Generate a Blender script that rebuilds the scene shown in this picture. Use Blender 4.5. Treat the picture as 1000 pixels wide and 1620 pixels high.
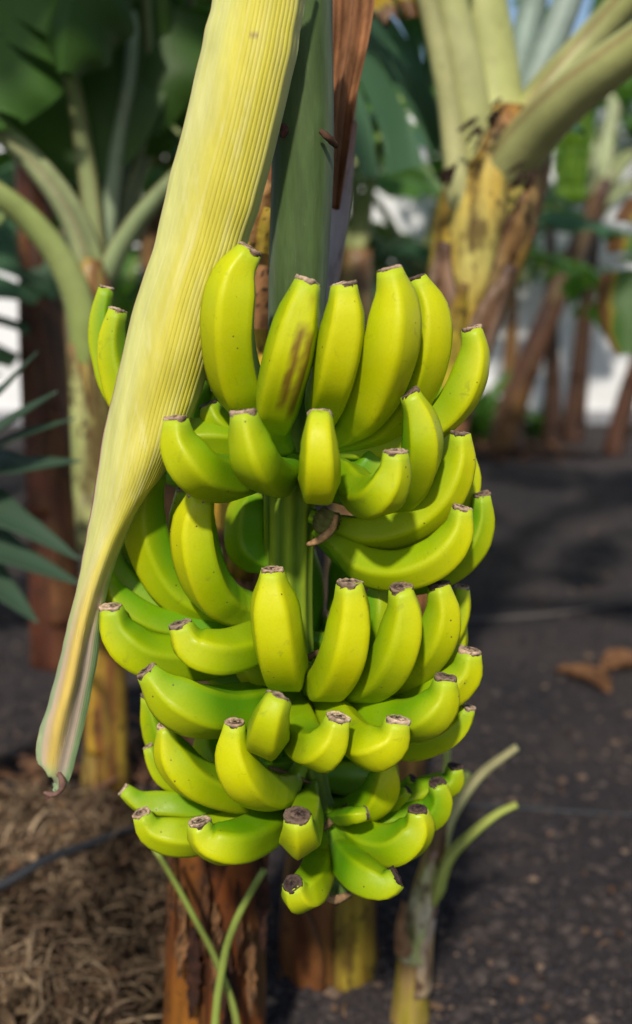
import bpy, math, random
import numpy as np
from mathutils import Vector, Matrix, noise as mnoise

for o in list(bpy.data.objects):
    bpy.data.objects.remove(o)
scene = bpy.context.scene
C = scene.collection

# ------------------------------------------------------------------ camera
CAM_H, F_PX, CX, CY = 1.20, 1613.0, 500.0, 810.0
PITCH = math.atan(350.0 / F_PX)
cd = bpy.data.cameras.new('camera')
cam = bpy.data.objects.new('camera', cd)
C.objects.link(cam)
cam.location = (0, 0, CAM_H)
cam.rotation_euler = (math.pi / 2 - PITCH, 0, 0)
cd.sensor_fit = 'HORIZONTAL'
cd.sensor_width = 24.0
cd.lens = 24.0 * F_PX / 1000.0
cd.clip_start, cd.clip_end = 0.05, 500
cd.dof.use_dof = True
cd.dof.focus_distance = 0.955
cd.dof.aperture_fstop = 2.7
cd.dof.aperture_blades = 0
scene.camera = cam
scene.render.resolution_x, scene.render.resolution_y = 632, 1024

# ------------------------------------------------------------------ sky, sun, exposure
SUN_EL, SUN_AZ = math.radians(41), math.radians(10)      # behind the camera, a little to its left
w = bpy.data.worlds.new('World')
scene.world = w
w.use_nodes = True
nt = w.node_tree
sky = nt.nodes.new('ShaderNodeTexSky')
sky.sky_type = 'NISHITA'
sky.sun_disc = False
sky.sun_elevation = SUN_EL
sky.sun_rotation = math.pi + SUN_AZ
nt.links.new(sky.outputs[0], nt.nodes['Background'].inputs[0])
nt.nodes['Background'].inputs[1].default_value = 0.11
sd = bpy.data.lights.new('sun', 'SUN')
sd.energy = 3.9
sd.angle = math.radians(3)
sd.color = (1.0, 0.93, 0.80)
sun = bpy.data.objects.new('sun', sd)
C.objects.link(sun)
tosun = Vector((-math.sin(SUN_AZ) * math.cos(SUN_EL), -math.cos(SUN_AZ) * math.cos(SUN_EL), math.sin(SUN_EL)))
sun.rotation_euler = (-tosun).to_track_quat('-Z', 'Y').to_euler()
sun.location = (-1, -3, 4)
vs = scene.view_settings
vs.view_transform, vs.look, vs.gamma, vs.exposure = 'Standard', 'None', 1.0, 0.0
vs.use_curve_mapping = False
scene.render.engine = 'CYCLES'
scene.cycles.max_bounces, scene.cycles.diffuse_bounces, scene.cycles.glossy_bounces, scene.cycles.transmission_bounces = 6, 4, 2, 4

# ------------------------------------------------------------------ helpers
_s, _c = math.sin(PITCH), math.cos(PITCH)
def ray(px, py):
    x, y = (px - CX) / F_PX, (CY - py) / F_PX
    return Vector((x, y * _s + _c, y * _c - _s))
def P(px, py, Y):
    """point seen at photo pixel (px,py), standing Y metres in front of the camera"""
    r = ray(px, py)
    return Vector((0, 0, CAM_H)) + r * (Y / r.y)
def G(px, py):
    r = ray(px, py)
    return Vector((0, 0, CAM_H)) + r * (-CAM_H / r.z)
def mpp(px, py, Y):
    return (Y / ray(px, py).y) / F_PX
def sstep(a, b, x):
    t = min(1, max(0, (x - a) / (b - a)))
    return t * t * (3 - 2 * t)
def lerp(a, b, t):
    return a + (b - a) * t
def mixc(a, b, t):
    return tuple(lerp(p, q, t) for p, q in zip(a, b))
def table(tab, t):
    for (a, va), (b, vb) in zip(tab, tab[1:]):
        if t <= b:
            return lerp(va, vb, sstep(0, 1, (t - a) / (b - a)) * .5 + .5 * max(0, (t - a) / (b - a)))
    return tab[-1][1]
def fn(p, s=1.0, o=0.0):
    return mnoise.noise(Vector((p[0] * s + o, p[1] * s + o * 1.7, p[2] * s - o)))

def mk(name, V, Fc, mat, parent=None, cols=None, uvs=None, smooth=True):
    me = bpy.data.meshes.new(name)
    me.from_pydata([tuple(v) for v in V], [], Fc)
    if smooth:
        me.polygons.foreach_set('use_smooth', [True] * len(me.polygons))
    if cols is not None:
        a = me.color_attributes.new('Col', 'FLOAT_COLOR', 'POINT')
        a.data.foreach_set('color', np.array([(c[0], c[1], c[2], 1.0) for c in cols], dtype=np.float32).ravel())
    if uvs is not None:
        ul = me.uv_layers.new(name='UVMap')
        li = np.zeros(len(me.loops), dtype=np.int32)
        me.loops.foreach_get('vertex_index', li)
        ul.data.foreach_set('uv', np.array(uvs, dtype=np.float32)[li].ravel())
    me.materials.append(mat)
    me.update()
    o = bpy.data.objects.new(name, me)
    C.objects.link(o)
    if parent is not None:
        o.parent = parent
        o.matrix_parent_inverse = Matrix.Translation(-wloc(parent))
    return o
def wloc(o):
    v = Vector(o.location)
    if o.parent is not None and o.type == 'EMPTY':
        v = v + wloc(o.parent)
    return v if o.type == 'EMPTY' else Vector((0, 0, 0))
def thing(name, label, cat, loc=(0, 0, 0), group=None):
    o = bpy.data.objects.new(name, None)
    o.empty_display_size = 0.05
    C.objects.link(o)
    o.location = loc
    return tag(o, label, cat, group)
def tag(o, label=None, cat=None, group=None, kind=None):
    if label: o['label'] = label
    if cat: o['category'] = cat
    if group: o['group'] = group
    if kind: o['kind'] = kind
    return o

def spline(pts, n):
    """Catmull-Rom through pts (any dimension), resampled by xyz arc length to n points"""
    A = np.array([list(p) for p in pts], dtype=float)
    A = np.vstack([2 * A[0] - A[1], A, 2 * A[-1] - A[-2]])
    out = []
    for i in range(1, len(A) - 2):
        p0, p1, p2, p3 = A[i - 1:i + 3]
        for k in range(24):
            t = k / 24
            out.append(.5 * (2 * p1 + (p2 - p0) * t + (2 * p0 - 5 * p1 + 4 * p2 - p3) * t * t + (3 * p1 - p0 - 3 * p2 + p3) * t ** 3))
    out.append(A[-2])
    out = np.array(out)
    d = np.r_[0, np.cumsum(np.linalg.norm(np.diff(out[:, :3], axis=0), axis=1))]
    s = np.linspace(0, d[-1], n)
    return np.stack([np.interp(s, d, out[:, k]) for k in range(out.shape[1])], axis=1)

def frames(pts, ref):
    T = []
    n = len(pts)
    for i in range(n):
        t = Vector(pts[min(n - 1, i + 1)][:3]) - Vector(pts[max(0, i - 1)][:3])
        T.append(t.normalized())
    N = Vector(ref) - T[0] * Vector(ref).dot(T[0])
    N = N.normalized() if N.length > 1e-5 else T[0].orthogonal().normalized()
    out = []
    for t in T:
        N = (N - t * N.dot(t)).normalized()
        out.append((t, N, t.cross(N)))
    return out

def tube(pts, rad, ns, ref=(0, -1, 0), prof=None, col=None, caps=True, flat=1.0):
    """pts: n x 3, rad(i,t) radius; prof(theta,t)->factor; returns V,F,cols,uvs"""
    n = len(pts)
    fr = frames(pts, ref)
    V, Fc, Co, U = [], [], [], []
    for i in range(n):
        t = i / (n - 1)
        _, N, B = fr[i]
        p = Vector(pts[i][:3])
        r = rad(t)
        for k in range(ns):
            th = 2 * math.pi * k / ns
            f = prof(th, t) if prof else 1.0
            V.append(p + (N * math.cos(th) * flat + B * math.sin(th)) * (r * f))
            U.append((t, k / ns))
            if col: Co.append(col(t, th, V[-1]))
    for i in range(n - 1):
        for k in range(ns):
            a, b = i * ns + k, i * ns + (k + 1) % ns
            Fc.append((a, b, b + ns, a + ns))
    if caps:
        for i, rev in ((0, True), (n - 1, False)):
            V.append(Vector(pts[i][:3]))
            U.append((i / (n - 1), 0))
            if col: Co.append(col(i / (n - 1), 0, V[-1]))
            for k in range(ns):
                a, b = i * ns + k, i * ns + (k + 1) % ns
                Fc.append((b, a, len(V) - 1) if rev else (a, b, len(V) - 1))
    return V, Fc, (Co if col else None), U

# ------------------------------------------------------------------ materials
class NT:
    def __init__(s, name):
        s.m = bpy.data.materials.new(name)
        s.m.use_nodes = True
        s.t = s.m.node_tree
        s.b = s.t.nodes['Principled BSDF']
        s.out = s.t.nodes['Material Output']
    def n(s, ty, **k):
        d = s.t.nodes.new(ty)
        for a, v in k.items():
            setattr(d, a, v)
        return d
    def l(s, a, b):
        s.t.links.new(a, b)
    def noise(s, scale, detail=3, rough=.55, vec=None, dist=0):
        d = s.n('ShaderNodeTexNoise')
        d.inputs['Scale'].default_value = scale
        d.inputs['Detail'].default_value = detail
        d.inputs['Roughness'].default_value = rough
        d.inputs['Distortion'].default_value = dist
        if vec is not None: s.l(vec, d.inputs['Vector'])
        return d.outputs['Fac']
    def ramp(s, fac, stops):
        d = s.n('ShaderNodeValToRGB')
        e = d.color_ramp.elements
        while len(e) < len(stops): e.new(0.5)
        for x, (p, c) in zip(e, stops):
            x.position = p
            x.color = (c, c, c, 1) if isinstance(c, (int, float)) else (*c, 1)
        s.l(fac, d.inputs[0])
        return d.outputs[0]
    def mix(s, fac, a, b, mode='MIX'):
        d = s.n('ShaderNodeMix', data_type='RGBA', blend_type=mode)
        for sock, v in ((d.inputs['Factor'], fac), (d.inputs['A'], a), (d.inputs['B'], b)):
            if isinstance(v, (int, float)): sock.default_value = v
            elif isinstance(v, tuple): sock.default_value = (*v, 1)
            else: s.l(v, sock)
        return d.outputs['Result']
    def coord(s, scale=(1, 1, 1), which='Object'):
        tc = s.n('ShaderNodeTexCoord')
        mp = s.n('ShaderNodeMapping')
        mp.inputs['Scale'].default_value = scale
        s.l(tc.outputs[which], mp.inputs['Vector'])
        return mp.outputs[0]
    def bump(s, h, strength, dist=.002):
        d = s.n('ShaderNodeBump')
        d.inputs['Strength'].default_value = strength
        d.inputs['Distance'].default_value = dist
        s.l(h, d.inputs['Height'])
        s.l(d.outputs[0], s.b.inputs['Normal'])
    def vcol(s):
        return s.n('ShaderNodeVertexColor', layer_name='Col').outputs[0]
    def done(s, col, rough=.5, spec=.5):
        if isinstance(col, tuple): s.b.inputs['Base Color'].default_value = (*col, 1)
        else: s.l(col, s.b.inputs['Base Color'])
        s.b.inputs['Roughness'].default_value = rough
        s.b.inputs['Specular IOR Level'].default_value = spec
        return s.m
    def translucent(s, col, fac):
        tr = s.n('ShaderNodeBsdfTranslucent')
        if isinstance(col, tuple): tr.inputs[0].default_value = (*col, 1)
        else: s.l(col, tr.inputs[0])
        mx = s.n('ShaderNodeMixShader')
        mx.inputs[0].default_value = fac
        s.l(s.b.outputs[0], mx.inputs[1])
        s.l(tr.outputs[0], mx.inputs[2])
        s.l(mx.outputs[0], s.out.inputs[0])

def m_banana():
    m = NT('banana_skin')
    c = m.vcol()
    v = m.coord()
    big = m.ramp(m.noise(22, 3, .5, v), [(.3, 0.0), (.72, 1.0)])
    c = m.mix(m.mix(.35, (0, 0, 0), big), c, m.mix(1.0, c, (.84, 1.0, .75), 'MULTIPLY'))
    fine = m.ramp(m.noise(420, 3, .6, v), [(.35, .955), (.6, 1.0)])
    c = m.mix(1.0, c, fine, 'MULTIPLY')
    smud = m.ramp(m.noise(75, 4, .62, v, .6), [(.62, 0.0), (.74, 1.0)])
    c = m.mix(m.mix(.40, (0, 0, 0), smud), c, (.17, .20, .015))
    uv = m.coord((5, 46, 1), 'UV')
    scuff = m.ramp(m.noise(1.0, 4, .7, uv), [(.64, 0.0), (.72, 1.0)])
    c = m.mix(m.mix(.34, (0, 0, 0), scuff), c, (.24, .17, .03))
    vo = m.n('ShaderNodeTexVoronoi'); vo.inputs['Scale'].default_value = 85
    m.l(v, vo.inputs['Vector'])
    sp = m.ramp(vo.outputs['Distance'], [(.05, 1.0), (.10, 0.0)])
    gate = m.ramp(m.noise(28, 2, .5, v), [(.50, 0.0), (.56, 1.0)])
    c = m.mix(m.mix(1.0, sp, gate, 'MULTIPLY'), c, (.10, .07, .02))
    m.bump(m.noise(60, 3, .5, v), .10, .003)
    m.done(c, .50, .26)
    m.l(m.ramp(m.noise(45, 4, .65, v), [(.35, .36), (.65, .66)]), m.b.inputs['Roughness'])
    return m.m

def m_vcol(name, rough=.6, spec=.3, n1=(30, .75, 1.15), n2=None, stretch=(1, 1, 1), bump=0, bscale=80, trans=0, bd=.002, streak=None, spots=None):
    m = NT(name)
    c = m.vcol()
    v = m.coord(stretch)
    c = m.mix(1.0, c, m.ramp(m.noise(n1[0], 4, .6, v), [(.3, n1[1]), (.7, n1[2])]), 'MULTIPLY')
    if n2:
        f = m.ramp(m.noise(n2[0], 4, .65, v), [(n2[1], 0.0), (n2[1] + .12, 1.0)])
        c = m.mix(m.mix(n2[3], (0, 0, 0), f), c, n2[2])
    if spots:
        f = m.ramp(m.noise(spots[0], 3, .6, m.coord((1, 1, .7))), [(spots[1], 0.0), (spots[1] + .07, 1.0)])
        c = m.mix(m.mix(.8, (0, 0, 0), f), c, spots[2])
    if streak:
        vs_ = m.coord((1, 1, .05))
        c = m.mix(1.0, c, m.ramp(m.noise(streak[0], 4, .7, vs_), [(.32, streak[1]), (.68, streak[2])]), 'MULTIPLY')
    if bump: m.bump(m.noise(bscale, 4, .6, v), bump, bd)
    r = m.done(c, rough, spec)
    if trans: m.translucent(c, trans)
    return r

def m_leaf(name, c1, c2, dry=None, trans=.3, rough=.45):
    m = NT(name)
    tc = m.n('ShaderNodeTexCoord')
    sx = m.n('ShaderNodeSeparateXYZ')
    m.l(tc.outputs['UV'], sx.inputs[0])
    wv = m.n('ShaderNodeTexWave', wave_type='BANDS', bands_direction='X')
    wv.inputs['Scale'].default_value = 14
    wv.inputs['Distortion'].default_value = 1.2
    wv.inputs['Detail'].default_value = 2
    m.l(tc.outputs['UV'], wv.inputs['Vector'])
    c = m.mix(m.noise(3.5, 4, .6, m.coord()), c1, c2)
    c = m.mix(m.mix(.3, (0, 0, 0), wv.outputs['Color']), c, m.mix(1.0, c, (1.5, 1.45, 1.6), 'MULTIPLY'))
    if dry:
        # brown withered margin: v = 0 / 1 are the edges of the blade
        ab = m.n('ShaderNodeMath', operation='SUBTRACT'); m.l(sx.outputs[1], ab.inputs[0]); ab.inputs[1].default_value = .5
        aa = m.n('ShaderNodeMath', operation='ABSOLUTE'); m.l(ab.outputs[0], aa.inputs[0])
        ad = m.n('ShaderNodeMath', operation='ADD'); m.l(aa.outputs[0], ad.inputs[0])
        nn = m.n('ShaderNodeMath', operation='MULTIPLY'); m.l(m.noise(9, 4, .6, m.coord()), nn.inputs[0]); nn.inputs[1].default_value = .3
        m.l(nn.outputs[0], ad.inputs[1])
        f = m.ramp(ad.outputs[0], [(dry, 0.0), (dry + .05, 1.0)])
        f2 = m.ramp(ad.outputs[0], [(dry - .06, 0.0), (dry, 1.0)])
        c = m.mix(f2, c, (.32, .25, .03))
        c = m.mix(f, c, (.16, .075, .03))
    m.bump(wv.outputs['Fac'], .25, .004)
    r = m.done(c, rough, .45)
    m.translucent(m.mix(1.0, c, (1.5, 1.6, .7), 'MULTIPLY'), trans)
    return r

def m_ground():
    m = NT('volcanic_gravel')
    v = m.coord()
    c = m.mix(m.ramp(m.noise(1.3, 5, .6, v), [(.38, 0.0), (.62, 1.0)]), (.036, .032, .037), (.070, .057, .056))
    c = m.mix(m.ramp(m.noise(5, 4, .6, v), [(.55, 0.0), (.75, .6)]), c, (.085, .062, .052))
    c = m.mix(1.0, c, m.ramp(m.noise(160, 3, .7, v), [(.3, .45), (.7, 1.5)]), 'MULTIPLY')
    c = m.mix(m.ramp(m.noise(55, 3, .7, v), [(.66, 0.0), (.74, .7)]), c, (.13, .085, .06))
    m.bump(m.noise(90, 5, .7, v), .9, .012)
    return m.done(c, .9, .2)

M = {}
M['banana'] = m_banana()
M['tip'] = m_vcol('withered_blossom_end', .85, .15, (260, .7, 1.25), (210, .58, (.03, .02, .016), .85), bump=.8, bscale=300, bd=.0015)
M['stalk'] = m_vcol('bunch_stalk', .65, .2, (90, .75, 1.2), (160, .62, (.16, .16, .10), .35), (1, 1, .18), .25, 160)
M['bract'] = m_vcol('cream_sheath', .55, .3, (60, .86, 1.08), (34, .60, (.72, .69, .34), .5), (1, 1, .25), .15, 200)
M['scar'] = m_vcol('dry_scar', .85, .15, (120, .7, 1.3), bump=.3, bscale=180)
M['stem'] = m_vcol('pseudostem', .42, .45, spots=(30, .58, (.04, .018, .01)), streak=(45, .72, 1.25), n1=(16, .5, 1.45), n2=(12, .53, (.045, .022, .014), .75), stretch=(1, 1, .28), bump=.4, bscale=40, bd=.006)
M['sheath'] = m_vcol('leaf_sheath', .55, .3, spots=(38, .57, (.05, .022, .01)), streak=(70, .78, 1.18), n1=(14, .6, 1.3), n2=(16, .49, (.085, .042, .014), .85), stretch=(1, 1, .35), bump=.3, bscale=40, bd=.004)
M['petiole'] = m_vcol('petiole', .5, .35, (10, .75, 1.2), (26, .63, (.12, .07, .03), .5), (1, 1, 1), .15, 60)
M['leaf_dark'] = m_leaf('leaf_dark', (.030, .080, .012), (.060, .130, .018))
M['leaf_mid'] = m_leaf('leaf_mid', (.065, .16, .032), (.11, .24, .045), trans=.42)
M['leaf_blue'] = m_leaf('leaf_blue', (.050, .125, .065), (.09, .19, .09))
M['leaf_dry'] = m_leaf('leaf_dry_edge', (.04, .11, .02), (.08, .17, .03), dry=.50)
M['leaf_yellow'] = m_leaf('leaf_yellow', (.45, .30, .02), (.30, .16, .02), dry=.52)
M['sword'] = m_leaf('sword_leaf', (.030, .062, .036), (.05, .09, .05), trans=.1)
M['dead'] = m_vcol('dead_leaf', .8, .15, (25, .55, 1.4), bump=.5, bscale=60, trans=.12)
M['ground'] = m_ground()
def flat(name, col, rough=.7, n=(6, .85, 1.1), bump=.2, bs=40):
    m = NT(name)
    v = m.coord()
    c = m.mix(1.0, m.mix(0.0, col, col), m.ramp(m.noise(n[0], 4, .6, v), [(.3, n[1]), (.7, n[2])]), 'MULTIPLY')
    m.bump(m.noise(bs, 4, .6, v), bump, .004)
    return m.done(c, rough, .3)
M['plaster'] = flat('white_plaster', (.84, .84, .86), .85, (2.5, .90, 1.03))
M['frame'] = flat('window_frame', (.30, .30, .33), .5)
M['pipe'] = flat('irrigation_pipe', (.026, .028, .034), .6)
M['pipe_pale'] = flat('dusty_pipe', (.085, .075, .072), .8)
gm = NT('window_glass'); M['glass'] = gm.done((.03, .04, .05), .08, .6)

# ------------------------------------------------------------------ setting
g = mk('ground', [(-150, -30, 0), (150, -30, 0), (150, 300, 0), (-150, 300, 0)], [(0, 1, 2, 3)], M['ground'], smooth=False)
tag(g, kind='structure')
def box(x0, x1, y0, y1, z0, z1, bev=0):
    V = [(x, y, z) for z in (z0, z1) for y in (y0, y1) for x in (x0, x1)]
    return V, [(0, 2, 3, 1), (4, 5, 7, 6), (0, 1, 5, 4), (2, 6, 7, 3), (0, 4, 6, 2), (1, 3, 7, 5)]
def boxo(name, mat, parent, *a):
    return mk(name, *box(*a), mat, parent, smooth=False)

# long white house front closing the plantation
hs = thing('white_house', 'long white house wall with a grey-framed window behind the plants', 'house', (1.0, 9.4, 0))
boxo('wall', M['plaster'], hs, -12, 14, 9.4, 15, 0, 2.9)
boxo('roof_edge', M['plaster'], hs, -12.1, 14.1, 9.36, 15.1, 2.9, 3.06)
boxo('plinth', M['frame'], hs, -12, 14, 9.37, 9.4, 0, .12)
wn = boxo('window', M['glass'], hs, .42, .86, 9.37, 9.43, .45, 1.2)
for a in ((.35, .42, 9.35, 9.44, .38, 1.27), (.86, .93, 9.35, 9.44, .38, 1.27), (.42, .86, 9.35, 9.44, 1.2, 1.27), (.42, .86, 9.35, 9.44, .38, .45)):
    mk('frame', *box(*a), M['frame'], wn, smooth=False)
boxo('sill', M['plaster'], hs, .30, .98, 9.28, 9.4, .30, .37)

# ------------------------------------------------------------------ the bunch
Y0 = 1.03                                    # distance of the stalk from the camera
bunch = thing('banana_bunch', 'large hanging bunch of green-yellow bananas in sharp focus', 'banana bunch', P(478, 250, Y0))

SK = [(474, -170, 0, 100), (476, 60, 0, 100), (479, 250, 0, 98), (472, 430, 0, 94), (464, 640, 0, 84), (457, 850, .005, 76), (461, 1000, .005, 66),
      (478, 1140, .005, 52), (500, 1250, .01, 42), (520, 1305, .02, 38), (531, 1370, .03, 42), (533, 1418, .035, 44)]
sp = spline([(*P(x, y, Y0 - d), w_ * .5 * mpp(x, y, Y0 - d)) for x, y, d, w_ in SK], 130)
def stalk_prof(th, t):
    rib = sstep(.40, .55, t)
    return 1 + .06 * rib * math.cos(9 * th) + .012 * math.cos(4 * th + 6 * t) + .006 * math.cos(23 * th)
def stalk_col(t, th, p):
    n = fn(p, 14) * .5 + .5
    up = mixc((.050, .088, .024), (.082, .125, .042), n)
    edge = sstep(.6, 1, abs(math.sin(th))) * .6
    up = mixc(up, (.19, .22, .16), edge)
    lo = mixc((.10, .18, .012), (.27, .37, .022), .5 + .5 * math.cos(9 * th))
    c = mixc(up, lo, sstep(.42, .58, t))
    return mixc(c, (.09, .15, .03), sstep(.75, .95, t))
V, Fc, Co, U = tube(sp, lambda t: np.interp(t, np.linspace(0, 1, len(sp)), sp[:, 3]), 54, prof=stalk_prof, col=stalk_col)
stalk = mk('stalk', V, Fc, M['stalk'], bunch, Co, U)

def banana_curve(pts, D, Dr, bulge, n):
    m = len(pts)
    q = []
    for i, p in enumerate(pts):
        u = i / (m - 1)
        d = p[2] if len(p) > 2 else Dr + (D - Dr) * (1 - sstep(.32, 1.0, u)) + bulge * math.sin(math.pi * min(1, u * 1.15))
        q.append(P(p[0], p[1], Y0 - d))
    c = spline(q, n)
    return c[::-1]                            # root first
RP = [(0, .38), (.08, .44), (.17, .66), (.28, .89), (.40, .99), (.56, 1.0), (.70, 1.0), (.80, .96), (.88, .83), (.94, .66), (1.0, .52)]
GREEN, YEL = (.105, .27, .002), (.57, .565, .002)
def banana(pts, w_, D, Dr=.025, res=(34, 35), bulge=0, rot=None, tip=0, dark=0, scar=None, label=None, yel=.5, tr=1.0, seed=None):
    rnd = random.Random(hash((pts[0][0], pts[0][1], w_)) & 0xffff)
    n, ns = res
    c = banana_curve(pts, D, Dr, bulge, n)
    c_ = c
    mid = pts[min(2, len(pts) - 1)]
    dm = D
    R = w_ * .5 * mpp(mid[0], mid[1], Y0 - dm) * 1.10
    nridge = rnd.choice((4, 5, 5))
    k5 = math.pi / nridge
    round_ = .05 if nridge == 5 else .32
    norm = 1.085 if nridge == 5 else 1.12
    rot = rnd.uniform(0, 2 * math.pi / nridge) if rot is None else rot
    fy = [rnd.uniform(-.10, .09) for _ in range(nridge)]
    tv = rnd.uniform(.88, 1.10)
    w1, w2 = rnd.uniform(.92, 1.06), rnd.uniform(0, 6)
    def prof(th, t):
        a = ((th - rot) % (2 * k5)) - k5
        poly = math.cos(k5) / math.cos(a) * norm
        f = lerp(poly, 1.0, round_ + .6 * sstep(.88, 1, t) + .35 * (1 - sstep(0.05, .3, t)))
        return f * (1 + .018 * math.sin(3 * th + w2 + 5 * t) + .010 * math.sin(t * 17 + w2))
    def rad(t):
        f = table(RP, t)
        if t > .85: f = lerp(f, f * tr * tv, (t - .85) / .15)
        return R * f
    yv = min(1, max(0, yel + rnd.uniform(-.14, .14)))
    so = rnd.uniform(0, 50)
    def fcol(th):
        q = ((th - rot) / (2 * k5)) % nridge
        i0 = int(q) % nridge; f = q - int(q)
        return lerp(fy[i0], fy[(i0 + 1) % nridge], sstep(.86, 1, f))
    def col(t, th, p):
        a = ((th - rot) % (2 * k5)) - k5
        ridge = (abs(a) / k5) ** 6
        j_ = min(n - 1, int(t * (n - 1) + .5))
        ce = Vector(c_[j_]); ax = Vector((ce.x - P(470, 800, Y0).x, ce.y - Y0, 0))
        out = (p - ce).normalized().dot(ax.normalized()) if ax.length > 1e-4 else 0      # yellower outside, greener inside: ripeness plus lit-and-shaded contrast put into the colour
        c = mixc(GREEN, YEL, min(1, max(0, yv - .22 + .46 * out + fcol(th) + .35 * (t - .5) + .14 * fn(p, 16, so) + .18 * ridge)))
        c = mixc(c, (.13, .27, .012), .75 * (1 - sstep(.05, .32, t)))
        c = mixc(c, (.35, .50, .03), .55 * sstep(.92, 1, t))
        for s in (scar or []):
            (t0, t1, a0, a1, amt) = s
            th_ = (th + math.pi) % (2 * math.pi) - math.pi
            j = .16 * fn(p, 60, so)
            e = min(sstep(t0 - .03, t0 + .06, t + j * .15), 1 - sstep(t1 - .05, t1 + .03, t + j * .15),
                    sstep(a0 - .08, a0 + .08, th_ + j * .5), 1 - sstep(a1 - .08, a1 + .08, th_ + j * .5))
            c = mixc(c, (.17, .085, .012), amt * e)
        return c
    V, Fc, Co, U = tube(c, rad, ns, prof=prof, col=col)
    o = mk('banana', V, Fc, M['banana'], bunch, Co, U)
    if label: o['label'] = label
    # withered blossom end: a ragged corky disc
    t = (Vector(c[-1]) - Vector(c[-3])).normalized()
    fr = frames([c[-3], c[-2], c[-1]], (0, -1, 0))[-1]
    rt = rad(1.0)
    dark = max(dark, .75 * rnd.random() ** 3)
    tl, ta = rnd.uniform(0, .22), rnd.uniform(0, 6.28)
    V, Fc, Co = [], [], []
    K = 22
    rings = [(.98, -.20), (1.01, -.02), (.98, .16), (.86, .20), (.70, .13), (.52, .17), (.34, .12), (.18, .20)]
    pale = mixc((.74, .54, .38), (.56, .38, .26), rnd.random())
    for j, (rr, h) in enumerate(rings):
        for k in range(K):
            th = 2 * math.pi * k / K
            jit = rnd.uniform(-1, 1)
            r2 = rt * (rr + .05 * jit + .06 * math.sin(3 * th + so)) * (prof(th, 1) if j < 3 else 1)
            V.append(Vector(c[-1]) + (fr[1] * math.cos(th) + fr[2] * math.sin(th)) * r2 + t * rt * (h + .07 * rnd.uniform(-1, 1) + (.05 * math.sin(2 * th + so) + tl * rr * math.cos(th - ta) if j > 1 else 0)))
            dk = [.15, .75, .25, .0, .3, .75, .25, .9][j] + rnd.uniform(-.35, .35) + .25 * math.sin(th + so)
            cc = mixc(pale, (.035, .022, .018), min(1, max(0, dk)))
            if j == 0: cc = mixc((.20, .12, .05), cc, .4)
            if dark: cc = mixc(cc, mixc((.05, .026, .03), (.012, .01, .012), rnd.random()), dark)
            Co.append(cc)
    for j in range(len(rings) - 1):
        for k in range(K):
            a, b = j * K + k, j * K + (k + 1) % K
            Fc.append((a, b, b + K, a + K))
    V.append(Vector(c[-1]) + t * rt * .24); Co.append((.02, .015, .013))
    for k in range(K):
        Fc.append(((len(rings) - 1) * K + k, (len(rings) - 1) * K + (k + 1) % K, len(V) - 1))
    mk('blossom_end', V, Fc, M['tip'], o, Co)
    return o

# top hand, upper row
banana([(168, 455), (160, 500), (166, 560), (200, 640), (330, 715), (440, 715)], 46, -.05, -.01)
banana([(186, 491), (177, 535), (184, 590), (215, 655), (330, 720), (440, 720)], 52, -.015, 0)
banana([(396, 396), (372, 440), (362, 520), (374, 600), (405, 655), (450, 700)], 80, .095, rot=.55, tr=.95, yel=.55)
banana([(487, 446), (473, 500), (456, 570), (440, 635), (438, 675), (455, 715)], 74, .115, rot=.25, yel=.62,
       scar=[(.46, .82, -.38, -.02, .95), (.42, .80, .12, .50, .85), (.90, .95, -.1, .3, .6)], label='banana with long brown scars down its front')
banana([(545, 451), (545, 510), (530, 590), (512, 650), (497, 715)], 70, .12, rot=.75, yel=.72)
banana([(616, 427), (625, 480), (617, 555), (592, 630), (558, 675), (505, 712)], 80, .115, rot=.62, yel=.78)
banana([(658, 441), (677, 490), (673, 560), (650, 620), (600, 680), (510, 715)], 68, .07, rot=.2, yel=.6)
banana([(746, 520), (751, 562), (733, 620), (697, 662), (630, 700), (510, 720)], 58, .05, yel=.78)
banana([(570, 570), (568, 620), (555, 670), (500, 710)], 50, .04)
# top hand, lower row
banana([(225, 640), (270, 690), (340, 694), (400, 700), (450, 715)], 58, .03, .01)
banana([(330, 640), (345, 668), (390, 690), (450, 720)], 50, .02, .0)
banana([(278, 663), (284, 702), (312, 742), (355, 757), (405, 752), (455, 735)], 74, .14, rot=.5, yel=.38)
banana([(385, 653), (392, 690), (405, 732), (430, 754), (458, 745), (465, 725)], 70, .165, rot=.9, yel=.42,
       scar=[(.56, .86, -.02, .20, .95)], label='short upturned banana with a thin brown streak')
banana([(506, 658, .165), (505, 690, .175), (506, 735, .175), (505, 768, .15), (500, 760, .09), (490, 735, .03)], 62, .17, rot=.3, yel=.55, tr=1.15)
banana([(625, 716), (622, 750), (603, 783), (573, 783), (545, 750), (505, 715)], 66, .155, rot=.5, yel=.5)
banana([(648, 623), (664, 662), (669, 712), (652, 762), (605, 785), (520, 735)], 60, .105, rot=.55, yel=.6)
banana([(728, 686), (726, 732), (700, 788), (650, 828), (590, 842), (540, 832), (490, 815)], 58, .06, rot=.3, yel=.55)
banana([(736, 710), (742, 760), (718, 812), (670, 850), (590, 860), (490, 825)], 46, .0, .0)
banana([(731, 804), (724, 842), (694, 880), (640, 902), (585, 896), (545, 868), (500, 835)], 62, .085, rot=.25, yel=.6)
banana([(762, 783), (762, 822), (744, 866), (700, 902), (630, 915), (560, 890), (490, 840)], 48, .02, .0, yel=.4)
banana([(690, 640, -.02), (680, 720, -.01), (640, 770, 0), (560, 780, 0), (480, 770, 0)], 56, 0, 0, yel=.3)
banana([(600, 700, .02), (590, 735, .03), (560, 755, .03), (490, 740, .02)], 54, .03, 0, yel=.3)
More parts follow.
